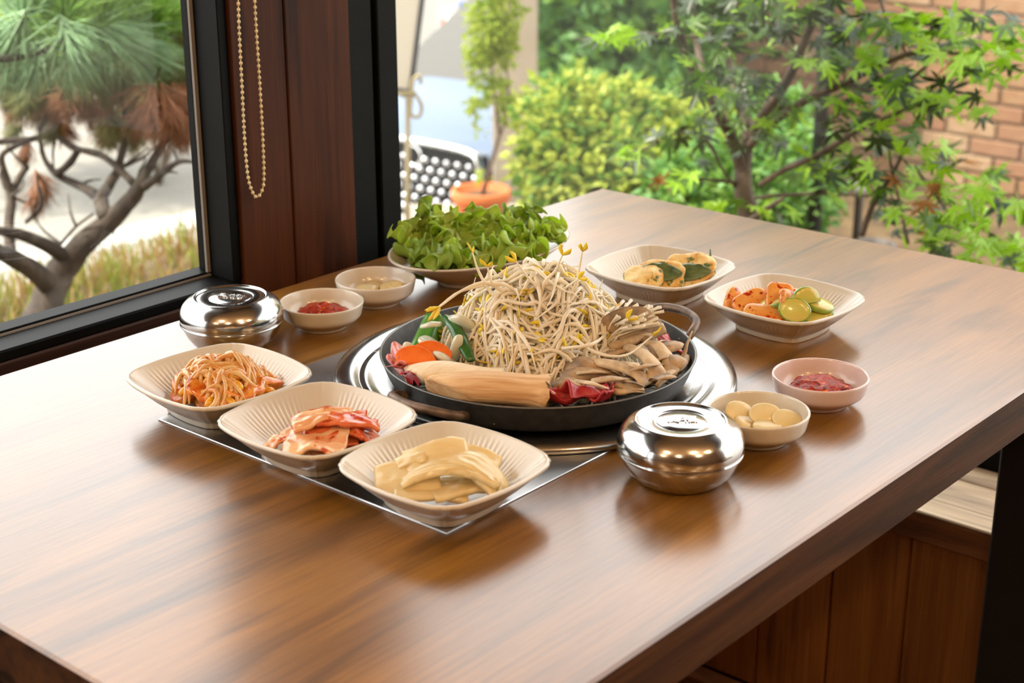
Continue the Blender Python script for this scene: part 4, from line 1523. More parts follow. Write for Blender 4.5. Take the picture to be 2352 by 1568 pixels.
for k, ((px, py), z, hd, pi_, L_, W_, cu, mt, lab) in enumerate(lt):
    loc = at(px - 30, py - 6, TZ + .014 + z * .48)
    hd_w = math.radians(hd) + (YAW - math.pi / 2)
    L_, W_ = L_ * (.70 if not 225 < hd < 310 else .50), W_ * .68
    o = lettuce_mesh(L_, W_, k * 1.618 + .3, .0092, cu).build('lettuce_leaf', MT[mt], None, True, loc,
        Euler((math.radians(lr.uniform(-14, 14)), -math.radians(pi_), hd_w), 'XYZ'))
    tag(o, lab, 'lettuce', 'lettuce leaves in the oval bowl')
    rib = [Vector((t * L_ * .62, 0, .0012 + cu * (t * .62 - .3) * 1.8 * t * L_ * .62 * .55 * .6)) for t in (0, .3, .6, 1)]
    MB().tube(rib, [(.0040, .0022), (.0032, .0018), (.002, .0012), (.0006, .0005)], 8).build('rib', MT['lettuce_rib'], o)

# ================================================================ outside
def S_(r, g, b, k=.55):
    return tuple(c * k for c in S(r, g, b)[:3]) + (1.0,)


MT['asphalt'] = M('pale_asphalt', S(130, 126, 120), .85, 0, S(142, 137, 130), 3, bump=.003, bscale=60)
MT['road_paint'] = M('white_road_paint', S_(232, 230, 226), .7)
MT['paving'] = M('beige_paving', S_(196, 180, 162), .8, 0, S_(180, 162, 144), 5)
MT['soil'] = M('garden_soil', S_(104, 82, 58), .9, 0, S_(134, 110, 76), 9, bump=.01, bscale=30)
MT['bark'] = M('pine_bark', S_(70, 58, 50), .8, 0, S_(110, 95, 82), 30, (1, 1, .4), bump=.006, bscale=45)
MT['needle'] = M('pine_needle', S_(122, 166, 70, 1.2), .4, 0, S_(154, 190, 92, 1.2), 4, transl=.25)
MT['needle_blue'] = M('pine_needle_pale', S_(138, 178, 130, 1.1), .35, 0, S_(164, 196, 150, 1.1), 4, transl=.25)
MT['needle_brown'] = M('pine_needle_dry', S_(206, 146, 108, .9), .6, 0, S_(180, 130, 98, .9), 6, transl=.2)
MT['needle_olive'] = M('pine_needle_olive', S_(128, 140, 72, .9), .5, 0, S_(150, 134, 80, .9), 5, transl=.2)
MT['grass_a'] = M('grass_green', S_(126, 142, 62, .72), .5, 0, S_(168, 176, 74, .72), 3, transl=.3)
MT['grass_b'] = M('grass_dry', S_(196, 172, 108, .72), .6, 0, S_(178, 140, 88, .72), 3, transl=.3)
MT['maple_bark'] = M('maple_bark', S_(96, 74, 58), .7, 0, S_(134, 110, 90), 24, (1, 1, .5), bump=.002, bscale=60)
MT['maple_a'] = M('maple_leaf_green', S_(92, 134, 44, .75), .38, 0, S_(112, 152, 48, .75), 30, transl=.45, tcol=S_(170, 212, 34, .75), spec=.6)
MT['maple_b'] = M('maple_leaf_sunlit', S_(138, 178, 50, 1.1), .4, 0, S_(160, 194, 60, 1.1), 30, transl=.5, tcol=S_(196, 226, 40, 1.1), spec=.6)  # light green, brightened in the colour for leaves the sun catches
MT['maple_c'] = M('maple_leaf_shaded', S_(66, 100, 42, .45), .35, 0, S_(84, 120, 52, .45), 30, transl=.38, tcol=S_(126, 170, 32, .45), spec=.7)  # green darkened in the colour for the shaded, backlit middle of the crown
MT['maple_dry'] = M('maple_leaf_dry', S_(170, 112, 48, .9), .6, 0, S_(196, 138, 60, .9), 30, transl=.4)
MT['shrub_a'] = M('shrub_yellow_green', S_(168, 186, 62, .9), .5, 0, S_(196, 204, 92, .9), 6, transl=.4)
MT['shrub_b'] = M('shrub_green', S_(96, 140, 50, .9), .5, 0, S_(124, 164, 66, .9), 6, transl=.35)
MT['shrub_c'] = M('conifer_green', S_(96, 148, 76, .9), .5, 0, S_(122, 172, 96, .9), 6, transl=.3)
MT['pot_leaf'] = M('potted_tree_leaf', S_(176, 194, 54, .9), .5, 0, S_(150, 180, 56, .9), 6, transl=.4)
MT['terracotta'] = M('terracotta', S_(216, 122, 68, .9), .7, 0, S_(204, 106, 56, .9), 8)
MT['mortar'] = M('mortar', S_(184, 164, 142), .9)
MT['brick_a'] = M('brick_tan', S_(196, 156, 120), .85, 0, S_(184, 138, 102), 16, bump=.002, bscale=60)
MT['brick_b'] = M('brick_red', S_(184, 138, 108), .85, 0, S_(192, 146, 114), 16, bump=.002, bscale=60)
MT['brick_c'] = M('brick_sand', S_(212, 178, 144), .85, 0, S_(198, 160, 124), 16, bump=.002, bscale=60)
MT['render_beige'] = M('beige_render', S_(206, 190, 166), .85, 0, S_(196, 178, 154), 4)
MT['pole_black'] = M('dark_pole', S_(52, 54, 58), .5, 0, S_(66, 68, 70), 20)
MT['pipe_grey'] = M('grey_pipe', S_(190, 188, 184), .4, .3)
MT['car_paint'] = M('pale_blue_car_paint', S_(120, 140, 172), .35, 0.0, spec=.3)
MT['car_dark'] = M('dark_trim', S(14, 14, 16), .5, spec=.2)
MT['car_chrome'] = M('car_chrome', (.8, .8, .82, 1), .08, 1.0)
MT['car_glass'] = M('windscreen', S_(110, 108, 104), .25, 0, spec=.3)
MT['white_paint'] = M('white_paint', S_(236, 234, 228), .5)
MT['sign_face'] = M('sign_face', S_(226, 214, 194), .6)
MT['gold'] = M('cream_iron', S_(206, 186, 140), .45, .2)
MT['red_paint'] = M('red_paint', S_(206, 60, 48), .5)
MT['blue_paint'] = M('blue_paint', S_(70, 110, 190), .5)
MT['orange_paint'] = M('orange_paint', S_(240, 150, 60), .5)
GZ = -.9     # street level

# ---- ground
struct('street', bx(-30, 40, -30, 50, GZ - .1, GZ), MT['asphalt'], label='sunlit pale street beyond the windows', cat='street')
la, lb = at(285, 542, GZ), at(455, 505, GZ)
dv = (lb - la).normalized()
la, lb = la - dv * 3.0, lb + dv * 4
sd = Vector((-dv.y, dv.x, 0)) * .14
lm = MB().add([la - sd, lb - sd, lb + sd, la + sd, *[p + Vector((0, 0, .006)) for p in (la - sd, lb - sd, lb + sd, la + sd)]],
              [(0, 3, 2, 1), (4, 5, 6, 7), (0, 1, 5, 4), (1, 2, 6, 5), (2, 3, 7, 6), (3, 0, 4, 7)])
o = lm.build('road_line', MT['road_paint'], None, False)
tag(o, 'white painted line on the street', 'road line', kind='structure')


def mound(x0, x1, y0, y1, n, hfn, name, mat, label, cat, zb):
    v, f = [], []
    for i in range(n + 1):
        for j in range(n + 1):
            x, y = x0 + (x1 - x0) * i / n, y0 + (y1 - y0) * j / n
            v.append((x, y, hfn(x, y)))
    W = n + 1
    for i in range(n):
        for j in range(n):
            f.append((i * W + j, (i + 1) * W + j, (i + 1) * W + j + 1, i * W + j + 1))
    o_ = len(v)
    v += [(x, y, zb) for x, y, _ in v]
    rim = [i * W for i in range(n + 1)] + [n * W + j for j in range(1, n + 1)] + [i * W + n for i in range(n - 1, -1, -1)] + [j for j in range(n - 1, 0, -1)]
    for k in range(len(rim)):
        a, b = rim[k], rim[(k + 1) % len(rim)]
        f.append((b, a, a + o_, b + o_))
    f.append(tuple(r + o_ for r in rim[::-1]))
    o = MB().add(v, f).build(name, mat)
    return tag(o, label, cat, kind='structure')


def bed_h(x, y):
    d = math.hypot(x, y)
    h = .10 + .12 * nz(x * 1.3, y * 1.3, 3.0)
    e = max(0.0, (y - 3.15) / .7)
    return max(-.85, h - .9 * e * e)


mound(-3.0, 2.55, 1.42, 4.1, 34, bed_h, 'planting_bed', MT['soil'], 'earth bed with dry grass under the pine', 'bed', -1.0)


def garden_h(x, y):
    return -.12 + .06 * nz(x * 1.1, y * 1.1, 6.0) - .25 * max(0, min(1, (x - 2.6) / 2.5))


mound(2.0, 6.4, -1.2, 3.55, 30, garden_h, 'garden_soil', MT['soil'], 'shaded garden soil under the maple and shrubs', 'ground', -1.0)

# ---- pine
pine = thing('pine_tree', 'gnarled pine with long needles outside the long window', 'tree', far(100, 700, 3.25))
P0 = pine.location.copy()


def branch(parent, name, pts, rads, mat, n=9, o0=None, knot=.12):
    P = smoothline([p - o0 for p in pts], 4)
    rr = lerplist([q * (.62 if mat is MT['bark'] else 1.0) for q in rads], len(P))
    mb = MB().tube(P, rr, n)
    mb.v = [tuple(Vector(q) + (Vector(q) - P[min(i // n, len(P) - 1)]) * (knot * 2 * nz(i // n * .5, (i % n) * .8, P[0].x * 3))) for i, q in enumerate(mb.v)]
    return mb.build(name, mat, parent)


def pxpath(L_, d):
    return [far(q[0], q[1], q[2] if len(q) > 2 else d) for q in L_]


pine_br = [  # pixel paths with distance, radii (m)
    ('trunk', [(70, 790, 3.2), (100, 720, 3.25), (130, 640, 3.3), (180, 570, 3.3), (245, 515, 3.3), (300, 460, 3.28), (325, 420, 3.25)], [.075, .062, .052, .042, .034, .028, .022]),
    ('branch', [(315, 440, 3.27), (340, 390, 3.3), (365, 345, 3.32), (390, 310, 3.35), (400, 285, 3.38)], [.020, .017, .015, .014, .010]),
    ('branch', [(330, 430, 3.25), (370, 400, 3.2), (410, 372, 3.15), (450, 372, 3.1)], [.016, .012, .009, .005]),
    ('branch', [(245, 505, 3.3), (232, 465, 3.35), (225, 450, 3.4), (180, 425, 3.45), (130, 400, 3.5), (100, 360, 3.55), (90, 300, 3.55)], [.030, .026, .020, .016, .013, .010, .007]),
    ('branch', [(230, 460, 3.35), (260, 410, 3.4), (270, 390, 3.42), (285, 330, 3.45), (290, 280, 3.5)], [.022, .018, .016, .012, .007]),
    ('branch', [(310, 425, 3.3), (270, 385, 3.35), (230, 355, 3.4), (170, 340, 3.45), (125, 310, 3.5), (70, 320, 3.5), (0, 325, 3.5), (-60, 330, 3.5)], [.014, .012, .012, .012, .012, .012, .012, .010]),
    ('branch', [(180, 345, 3.45), (160, 375, 3.45), (130, 400, 3.48)], [.012, .013, .014]),
    ('branch', [(110, 650, 3.25), (60, 610, 3.2), (0, 580, 3.15), (-60, 560, 3.1)], [.036, .030, .026, .022]),
    ('branch', [(150, 590, 3.3), (100, 560, 3.25), (50, 540, 3.2), (0, 530, 3.15), (-50, 520, 3.1)], [.026, .022, .020, .016, .012]),
    ('branch', [(25, 600, 3.3), (20, 520, 3.35), (25, 450, 3.4), (5, 380, 3.4), (10, 350, 3.4), (60, 325, 3.45)], [.020, .018, .016, .012, .010, .008]),
    ('branch', [(25, 450, 3.4), (50, 400, 3.42), (65, 385, 3.42)], [.014, .012, .008]),
    ('branch', [(140, 560, 3.32), (175, 520, 3.3), (215, 490, 3.28)], [.006, .005, .004]),
    ('branch', [(60, 510, 3.25), (95, 470, 3.2), (88, 420, 3.2), (85, 400, 3.2)], [.008, .007, .006, .004]),
    ('branch', [(-40, 135, 3.0), (40, 132, 3.05), (95, 118, 3.1), (140, 95, 3.15), (146, 55, 3.15)], [.012, .010, .008, .007, .006]),
    ('branch', [(146, 60, 3.15), (200, 90, 3.2), (230, 55, 3.2)], [.006, .006, .004]),
    ('branch', [(290, 290, 3.5), (280, 220, 3.45), (300, 205, 3.4), (345, 200, 3.35), (400, 210, 3.3)], [.008, .007, .006, .005, .004]),
    ('branch', [(90, 300, 3.5), (130, 215, 3.5), (180, 150, 3.45), (240, 130, 3.4), (330, 110, 3.4)], [.010, .010, .009, .008, .006]),
    ('branch', [(-30, 210, 3.6), (60, 215, 3.6), (140, 212, 3.55)], [.007, .006, .004]),
    ('branch', [(270, 390, 3.4), (330, 360, 3.35), (350, 340, 3.3)], [.007, .005, .003]),
]
for nm, pl, rd in pine_br:
    branch(pine, nm, pxpath(pl, 3.3), rd, MT['bark'], 9, P0)
pr = random.Random(31)
for k in range(34):
    nm, pl_, rd_ = pine_br[pr.randrange(1, len(pine_br))]
    q = pl_[pr.randrange(len(pl_))]
    a = pr.uniform(-1.2, 1.2) - math.pi / 2 + (0 if pr.random() < .7 else 2.4)
    l_ = pr.uniform(35, 95)
    tw = [(q[0], q[1], q[2]), (q[0] + l_ * .5 * math.cos(a) + pr.uniform(-8, 8), q[1] + l_ * .5 * math.sin(a) + pr.uniform(-8, 8), q[2] + pr.uniform(-.08, .08)),
          (q[0] + l_ * math.cos(a), q[1] + l_ * math.sin(a), q[2] + pr.uniform(-.15, .15))]
    if tw[2][1] < 140 or q[1] < 150:
        continue
    branch(pine, 'twig', pxpath(tw, 3.3), [.006, .0045, .0025], MT['bark'], 6, P0)


def tuft_mesh(n, ln, spread, seed, w=.0014):
    r = random.Random(seed)
    mb = MB()
    for k in range(n):
        th = r.uniform(0, 2 * math.pi)
        ph = abs(r.gauss(0, spread))
        d = Vector((math.sin(ph) * math.cos(th), math.sin(ph) * math.sin(th), math.cos(ph)))
        l_ = ln * r.uniform(.7, 1.1)
        s_ = Vector((0, 0, r.uniform(-.02, .02)))
        side = d.orthogonal().normalized()
        side = Quaternion(d, r.uniform(0, 6.28)) @ side
        nrm = d.cross(side)
        drop = Vector((0, 0, 0)) - nrm * l_ * r.uniform(0, .12)
        a, b, c_ = s_, s_ + d * l_ * .55 + drop * .4, s_ + d * l_ + drop
        v = [a - side * w, a + side * w, a + nrm * w * 1.4, b - side * w * .9, b + side * w * .9, b + nrm * w * 1.2, c_]
        mb.add(v, [(0, 1, 4, 3), (1, 2, 5, 4), (2, 0, 3, 5), (3, 4, 6), (4, 5, 6), (5, 3, 6)])
    return mb


tufts = {}
for nm, mt in (('g', 'needle'), ('b', 'needle_blue'), ('d', 'needle_brown'), ('o', 'needle_olive')):
    tufts[nm] = []
    for k in range(2):
        o = tuft_mesh(150 if nm != 'd' else 170, .125, .62 if nm != 'd' else .45, 100 + k + ord(nm)).build('needle_tuft', MT[mt], pine)
        tufts[nm].append([o.data, o, False])
ts = [(145, 52, 'g', 3.10, 0, 1.15), (145, 60, 'b', 3.05, 160, 1.1), (230, 52, 'g', 3.2, 20, 1.1), (225, 62, 'b', 3.2, 130, 1.1), (50, 45, 'b', 3.1, -10, 1.1), (50, 45, 'b', 3.05, 200, 1.1), (0, 60, 'b', 3.15, 240, 1.0),
      (100, 20, 'g', 3.2, 0, 1.1), (190, 0, 'g', 3.25, 0, 1.1), (300, 20, 'g', 3.3, 20, 1.1), (340, 60, 'g', 3.3, 60, 1.1), (280, 90, 'b', 3.3, 120, 1.1), (360, 110, 'o', 3.4, 80, 1.1), (390, 50, 'g', 3.45, 50, 1.2),
      (410, 130, 'g', 3.5, 100, 1.1), (20, -20, 'g', 3.2, 0, 1.1), (250, -30, 'g', 3.2, 10, 1.1), (380, -30, 'o', 3.4, 30, 1.1), (330, 0, 'o', 3.5, 0, 1.1), (400, 0, 'o', 3.6, 20, 1.2),
      (170, 110, 'b', 3.2, 190, .9), (90, 110, 'b', 3.2, 200, 1.0), (20, 120, 'b', 3.25, 190, .9), (200, 130, 'o', 3.35, 170, 1.0), (260, 140, 'o', 3.4, 150, 1.0), (330, 140, 'o', 3.45, 120, 1.0),
      (350, 195, 'd', 3.3, 190, .9), (375, 210, 'd', 3.3, 165, 1.0), (395, 230, 'd', 3.32, 200, .9), (405, 205, 'd', 3.35, 150, .9), (270, 175, 'd', 3.4, 200, .8), (345, 195, 'b', 3.3, -10, .5), (420, 240, 'd', 3.4, 190, .9),
      (180, 190, 'd', 3.45, 190, .8), (140, 205, 'd', 3.5, 210, .8), (200, 220, 'd', 3.5, 180, .7), (90, 210, 'd', 3.55, 190, .7), (60, 160, 'o', 3.5, 180, .8), (120, 160, 'o', 3.45, 200, .8), (0, 170, 'o', 3.5, 180, .8),
      (300, 230, 'o', 3.5, 180, .7), (240, 240, 'o', 3.55, 160, .7), (310, 275, 'o', 3.55, 190, .7), (260, 260, 'd', 3.6, 200, .6), (40, 230, 'd', 3.6, 190, .6), (330, 250, 'd', 3.45, 190, .7), (410, 270, 'd', 3.4, 180, .7),
      (430, 170, 'g', 3.7, 90, 1.0), (420, 60, 'g', 3.8, 60, 1.2), (300, 310, 'o', 3.5, 190, .5), (85, 400, 'd', 3.22, 180, .6), (65, 330, 'd', 3.5, 190, .5), (75, 440, 'd', 3.25, 180, .5)]
for k in range(46):
    ts.append((pr.uniform(-20, 440), pr.uniform(130, 300), pr.choice('dooo'), pr.uniform(3.35, 3.75), pr.uniform(120, 240), pr.uniform(.45, .75)))
for k in range(22):
    ts.append((pr.uniform(-20, 440), pr.uniform(-60, 120), pr.choice('gggo'), pr.uniform(3.3, 3.8), pr.uniform(-60, 120), pr.uniform(.9, 1.2)))
for k, (px, py, kd, d, ang, sc_) in enumerate(ts):
    # ang: lean of the tuft axis in the picture, 0 = up, 90 = to the right
    a = math.radians(ang + pr.uniform(-12, 12))
    ax = (_rt0 * math.sin(a) + Vector((0, 0, 1)) * math.cos(a) + Vector((_fw.x, _fw.y, 0)) * pr.uniform(-.4, .4)).normalized()
    q = ax.to_track_quat('Z', 'Y') @ Quaternion((0, 0, 1), pr.uniform(0, 6.28))
    ent = tufts[kd][k % 2]
    loc = far(px, py, d) - P0
    if not ent[2]:
        o = ent[1]
        o.location = loc
        o.rotation_mode = 'QUATERNION'
        o.rotation_quaternion = q
        o.scale = (sc_,) * 3
        ent[2] = True
    else:
        inst('needle_tuft', ent[0], pine, loc, q, sc_)

# ---- dry grass round the pine
gr = random.Random(8)
gm = MB()
for k in range(13000):
    x, y = gr.uniform(-.4, 2.5), gr.uniform(2.0, 3.75)
    z = bed_h(x, y)
    h = gr.uniform(.03, .12)
    a = gr.uniform(0, 6.28)
    w_ = .0035
    l_ = gr.uniform(-.05, .05), gr.uniform(-.05, .05)
    s_ = (math.cos(a) * w_, math.sin(a) * w_)
    gm.add([(x - s_[0], y - s_[1], z - .02), (x + s_[0], y + s_[1], z - .02), (x + s_[0] * .8 + l_[0] * .4, y + s_[1] * .8 + l_[1] * .4, z + h * .6), (x - s_[0] * .8 + l_[0] * .4, y - s_[1] * .8 + l_[1] * .4, z + h * .6),
            (x + l_[0], y + l_[1], z + h)], [(0, 1, 2, 3), (3, 2, 4)], 0 if gr.random() < .45 else 1)
o = gm.build('grass', [MT['grass_a'], MT['grass_b']])
tag(o, 'green and straw coloured grass at the foot of the pine', 'grass', kind='stuff')

# ---- maple
ML = far(1722, 540, 3.15)
ML.z = -.1
maple = thing('maple_tree', 'slender maple with star shaped leaves outside the garden window', 'tree', ML)
mp_br = [
    ('trunk', [(1740, 640, 3.15), (1728, 560, 3.15), (1722, 500, 3.15), (1708, 440, 3.15), (1706, 390, 3.16), (1712, 350, 3.17)], [.028, .025, .022, .020, .018, .016]),
    ('branch', [(1706, 395, 3.16), (1682, 320, 3.15), (1655, 270, 3.12), (1625, 210, 3.1), (1590, 160, 3.08), (1565, 90, 3.05), (1550, 20, 3.03), (1540, -60, 3.0)], [.014, .012, .011, .010, .009, .009, .008, .007]),
    ('branch', [(1695, 350, 3.18), (1660, 270, 3.2), (1620, 180, 3.25), (1600, 100, 3.3), (1590, 0, 3.3)], [.010, .009, .008, .006, .004]),
    ('branch', [(1712, 355, 3.17), (1718, 290, 3.2), (1700, 240, 3.25), (1680, 170, 3.3), (1665, 100, 3.3)], [.014, .012, .010, .008, .006]),
    ('branch', [(1715, 340, 3.17), (1745, 280, 3.15), (1790, 215, 3.1), (1825, 150, 3.05), (1850, 90, 3.0), (1880, 20, 2.95), (1900, -50, 2.9)], [.013, .012, .010, .009, .008, .007, .006]),
    ('branch', [(1735, 300, 3.16), (1760, 240, 3.2), (1790, 190, 3.25)], [.007, .006, .004]),
    ('branch', [(1712, 345, 3.15), (1790, 270, 3.05), (1870, 220, 3.0), (1940, 190, 2.95), (2020, 150, 2.9), (2110, 118, 2.88), (2230, 125, 2.85)], [.009, .008, .008, .007, .006, .005, .003]),
    ('branch', [(1940, 190, 2.95), (2040, 215, 2.9), (2130, 150, 2.88)], [.005, .004, .003]),
    ('branch', [(1830, 145, 3.05), (1900, 120, 3.1), (1960, 110, 3.1)], [.005, .004, .003]),
    ('branch', [(1745, 425, 3.1), (1800, 390, 3.05), (1860, 365, 3.0), (1930, 325, 2.95), (1975, 295, 2.9), (2060, 260, 2.88), (2110, 235, 2.85)], [.006, .006, .006, .006, .005, .004, .002]),
    ('branch', [(1735, 455, 3.12), (1800, 448, 3.1), (1900, 445, 3.05), (2000, 450, 3.0)], [.004, .004, .003, .002]),
    ('branch', [(1980, 540, 3.0), (2000, 480, 2.98), (2030, 430, 2.95), (2060, 380, 2.9), (2085, 320, 2.88)], [.006, .006, .005, .004, .003]),
    ('branch', [(2085, 560, 2.95), (2070, 480, 2.95), (2050, 400, 2.92), (2040, 330, 2.9)], [.004, .003, .003, .002]),
    ('branch', [(2010, -40, 3.0), (2035, 40, 2.95), (2055, 90, 2.92), (2110, 50, 2.9)], [.004, .003, .003, .002]),
    ('branch', [(1640, 78, 3.1), (1560, 85, 3.1), (1480, 76, 3.1), (1420, 75, 3.1), (1320, 92, 3.1)], [.003, .003, .003, .002, .001]),
    ('branch', [(1690, 430, 3.15), (1660, 390, 3.1), (1620, 320, 3.1), (1560, 305, 3.1), (1470, 345, 3.05), (1390, 340, 3.05)], [.004, .003, .003, .002, .002, .001]),
    ('branch', [(1700, 420, 3.15), (1600, 410, 3.1), (1560, 400, 3.1)], [.004, .003, .002]),
    ('branch', [(1720, 510, 3.1), (1760, 480, 3.05), (1800, 455, 3.0)], [.008, .006, .004]),
    ('branch', [(2200, 520, 2.85), (2150, 450, 2.88), (2100, 380, 2.9)], [.003, .003, .002]),
]
for nm, pl, rd in mp_br:
    branch(maple, nm, pxpath(pl, 3.1), rd, MT['maple_bark'], 7, ML, .06)


def maple_leaf_mesh(seed):
    """seven pointed lobes round the leaf base, a little folded and drooping"""
    r = random.Random(seed)
    lobes = [(-128, .34), (-84, .62), (-42, .88), (0, 1.0), (42, .88), (84, .62), (128, .34)]
    pts = []
    for i, (a, l_) in enumerate(lobes):
        a += r.uniform(-5, 5)
        l_ *= r.uniform(.9, 1.08)
        for da, k in ((-13, .52), (-6, .78), (0, 1.0), (6, .78), (13, .52)):
            pts.append((math.radians(a + da), l_ * k))
        if i < 6:
            pts.append((math.radians((a + lobes[i + 1][0]) / 2), .27))
    v = [Vector((0, 0, 0))]
    for a, l_ in pts:
        x, y = math.cos(a) * l_, math.sin(a) * l_
        z = -.16 * l_ * l_ + .05 * math.sin(a * 3 + seed) * l_
        v.append(Vector((x, y, z)))
    n = len(v)
    v2 = [p + Vector((0, 0, -.012)) for p in v]
    f = []
    for i in range(1, n - 1):
        f.append((0, i, i + 1))
        f.append((n, n + i + 1, n + i))
    f.append((0, n - 1, 2 * n - 1, n)); f.append((0, n, n + 1, 1))
    for i in range(1, n - 1):
        f.append((i, i + n, i + 1 + n, i + 1))
    mb = MB().add(v + v2, f)
    mb.tube([(0, 0, -.006), (-.2, 0, -.03), (-.45, r.uniform(-.1, .1), -.02)], [.014, .012, .012], 4)
    return mb


leaf_me = {}
for nm in ('maple_a', 'maple_b', 'maple_c', 'maple_dry'):
    leaf_me[nm] = []
    for k in range(3):
        mb = maple_leaf_mesh(k * 5.1 + len(nm))
        me = bpy.data.meshes.new('leaf')
        me.from_pydata(mb.v, [], mb.f)
        me.materials.append(MT[nm])
        leaf_me[nm].append(me)
# leaf sprays: centre (pixel), spread (px), distance, count, share of leaves coloured as sunlit, dry share
sprays = [(1650, -120, 130, 70, 3.0, 26, .3, 0), (1850, -130, 130, 70, 2.95, 28, .3, 0), (2050, -110, 120, 70, 2.95, 24, .4, 0), (1750, -300, 160, 90, 3.0, 26, .4, 0), (1950, -300, 150, 90, 2.95, 26, .4, 0), (1620, 30, 90, 60, 3.0, 16, .15, 0), (1720, 60, 90, 70, 3.05, 22, .2, 0), (1800, 30, 80, 60, 2.95, 18, .15, 0), (1880, 40, 80, 50, 2.95, 16, .2, 0), (1660, 140, 80, 50, 3.0, 16, .15, 0),
          (1640, 200, 60, 40, 3.0, 8, .1, 0), (1880, 130, 70, 40, 2.95, 12, .2, 0), (1960, 130, 70, 40, 2.9, 14, .25, 0), (2050, 160, 80, 45, 2.9, 18, .35, .01), (2130, 100, 80, 50, 2.88, 16, .5, .02),
          (2210, 140, 80, 50, 2.85, 16, .6, .03), (2300, 110, 70, 60, 2.85, 12, .75, .03), (2240, 50, 90, 40, 2.9, 12, .7, .02), (2080, 50, 90, 40, 2.95, 14, .4, 0), (1990, 60, 80, 50, 3.0, 12, .3, 0),
          (1740, 190, 70, 50, 3.05, 10, .1, 0), (1800, 250, 60, 40, 3.0, 9, .1, 0), (1700, 240, 60, 40, 3.05, 9, .1, 0), (1940, 230, 70, 40, 2.95, 12, .2, .01), (2060, 220, 80, 40, 2.9, 14, .35, .02),
          (2150, 230, 80, 40, 2.88, 14, .4, .01), (2250, 250, 60, 40, 2.85, 6, .6, 0), (1990, 290, 70, 40, 2.95, 10, .15, 0), (2080, 310, 70, 40, 2.9, 9, .3, .05), (2160, 370, 60, 40, 2.88, 8, .5, .05),
          (1900, 350, 60, 40, 3.0, 7, .15, 0), (1960, 390, 70, 40, 2.95, 11, .15, 0), (2030, 400, 60, 40, 2.92, 9, .2, .05), (2110, 440, 60, 50, 2.9, 9, .4, .25), (2200, 430, 70, 40, 2.88, 9, .6, .03),
          (2270, 400, 50, 30, 2.86, 6, .7, 0), (2280, 490, 70, 40, 2.85, 12, .75, .02), (2210, 520, 70, 40, 2.86, 12, .6, .05), (2140, 540, 60, 40, 2.88, 9, .4, .12), (2290, 560, 70, 40, 2.83, 13, .75, 0),
          (2080, 520, 50, 40, 2.92, 6, .2, .05), (2200, 600, 60, 30, 2.85, 8, .5, 0), (2340, 600, 40, 30, 2.83, 6, .7, 0), (2020, 470, 50, 30, 2.95, 6, .2, 0), (1560, 65, 40, 20, 3.05, 5, .5, 0), (1460, 72, 50, 14, 3.05, 5, .6, 0),
          (1370, 85, 40, 10, 3.05, 4, .7, 0), (1440, 345, 45, 20, 3.02, 6, .7, 0), (1560, 305, 40, 25, 3.02, 5, .2, 0), (1640, 300, 50, 40, 3.05, 6, .1, 0), (1740, 330, 40, 30, 3.0, 5, .1, 0), (1580, 400, 40, 25, 3.05, 5, .3, .05),
          (1680, 470, 40, 20, 3.0, 4, .6, 0), (1780, 480, 40, 20, 2.98, 4, .6, 0), (1520, 410, 15, 10, 3.05, 2, .2, .9), (1830, 330, 50, 30, 3.05, 4, .1, 0), (1840, 400, 50, 40, 3.05, 4, .2, 0)]
lrn = random.Random(17)
count = 0
extra = MB()
for (px, py, sx, sy, d, n, light, dry) in sprays:
    for k in range(int(n * 1.55)):
        qx, qy = px + lrn.gauss(0, sx * .55), py + lrn.gauss(0, sy * .55)
        dd = d + lrn.uniform(-.22, .25)
        loc = far(qx, qy, dd) - ML
        u = lrn.random()
        nm = 'maple_dry' if u < dry else ('maple_b' if lrn.random() < light else ('maple_a' if lrn.random() < .42 else 'maple_c'))
        rot = Euler((lrn.gauss(0, .5), lrn.gauss(.25, .5), lrn.uniform(0, 6.28)))
        s_ = lrn.uniform(.032, .052)
        if count < 298 * 10 and (count % 100) < 27:
            inst('leaf', leaf_me[nm][count % 3], maple, loc, rot, s_)
        else:
            src = leaf_me[nm][count % 3]
            extra.add([v.co for v in src.vertices], [tuple(p.vertices) for p in src.polygons], {'maple_a': 0, 'maple_b': 1, 'maple_c': 2, 'maple_dry': 3}[nm],
                      Matrix.Translation(loc) @ rot.to_matrix().to_4x4() @ Matrix.Scale(s_, 4))
        count += 1
if extra.v:
    o = extra.build('foliage', [MT['maple_a'], MT['maple_b'], MT['maple_c'], MT['maple_dry']], maple, False)
    o['kind'] = 'stuff'
print('maple leaves', count)

# ---- shrubs and conifers in the garden
def leaf_cloud(mb, c, rad, n, size, r, mats=2, upright=0.0, hollow=.35):
    for k in range(n):
        u = Vector((r.gauss(0, 1), r.gauss(0, 1), r.gauss(0, 1))).normalized()
        q = (hollow + (1 - hollow) * r.random() ** .5)
        lump = 1 + .28 * nz(u.x * 2.2 + c[0], u.y * 2.2 + c[1], u.z * 2.2)
        p = Vector((c[0] + u.x * rad[0] * q * lump, c[1] + u.y * rad[1] * q * lump, c[2] + u.z * rad[2] * q * lump))
        s_ = size * r.uniform(.6, 1.2)
        d = (Vector((r.gauss(0, 1), r.gauss(0, 1), r.gauss(0, .6) + upright)) + u * .6).normalized()
        w_ = d.orthogonal().normalized()
        w_ = Quaternion(d, r.uniform(0, 6.28)) @ w_
        nn = d.cross(w_)
        mb.add([p, p + d * s_ * .45 + w_ * s_ * .28 + nn * s_ * .06, p + d * s_, p + d * s_ * .45 - w_ * s_ * .28 + nn * s_ * .06, p + d * s_ * .5 - nn * s_ * .1],
               [(0, 1, 4), (1, 2, 4), (2, 3, 4), (3, 0, 4)], 0 if r.random() < .6 else 1)


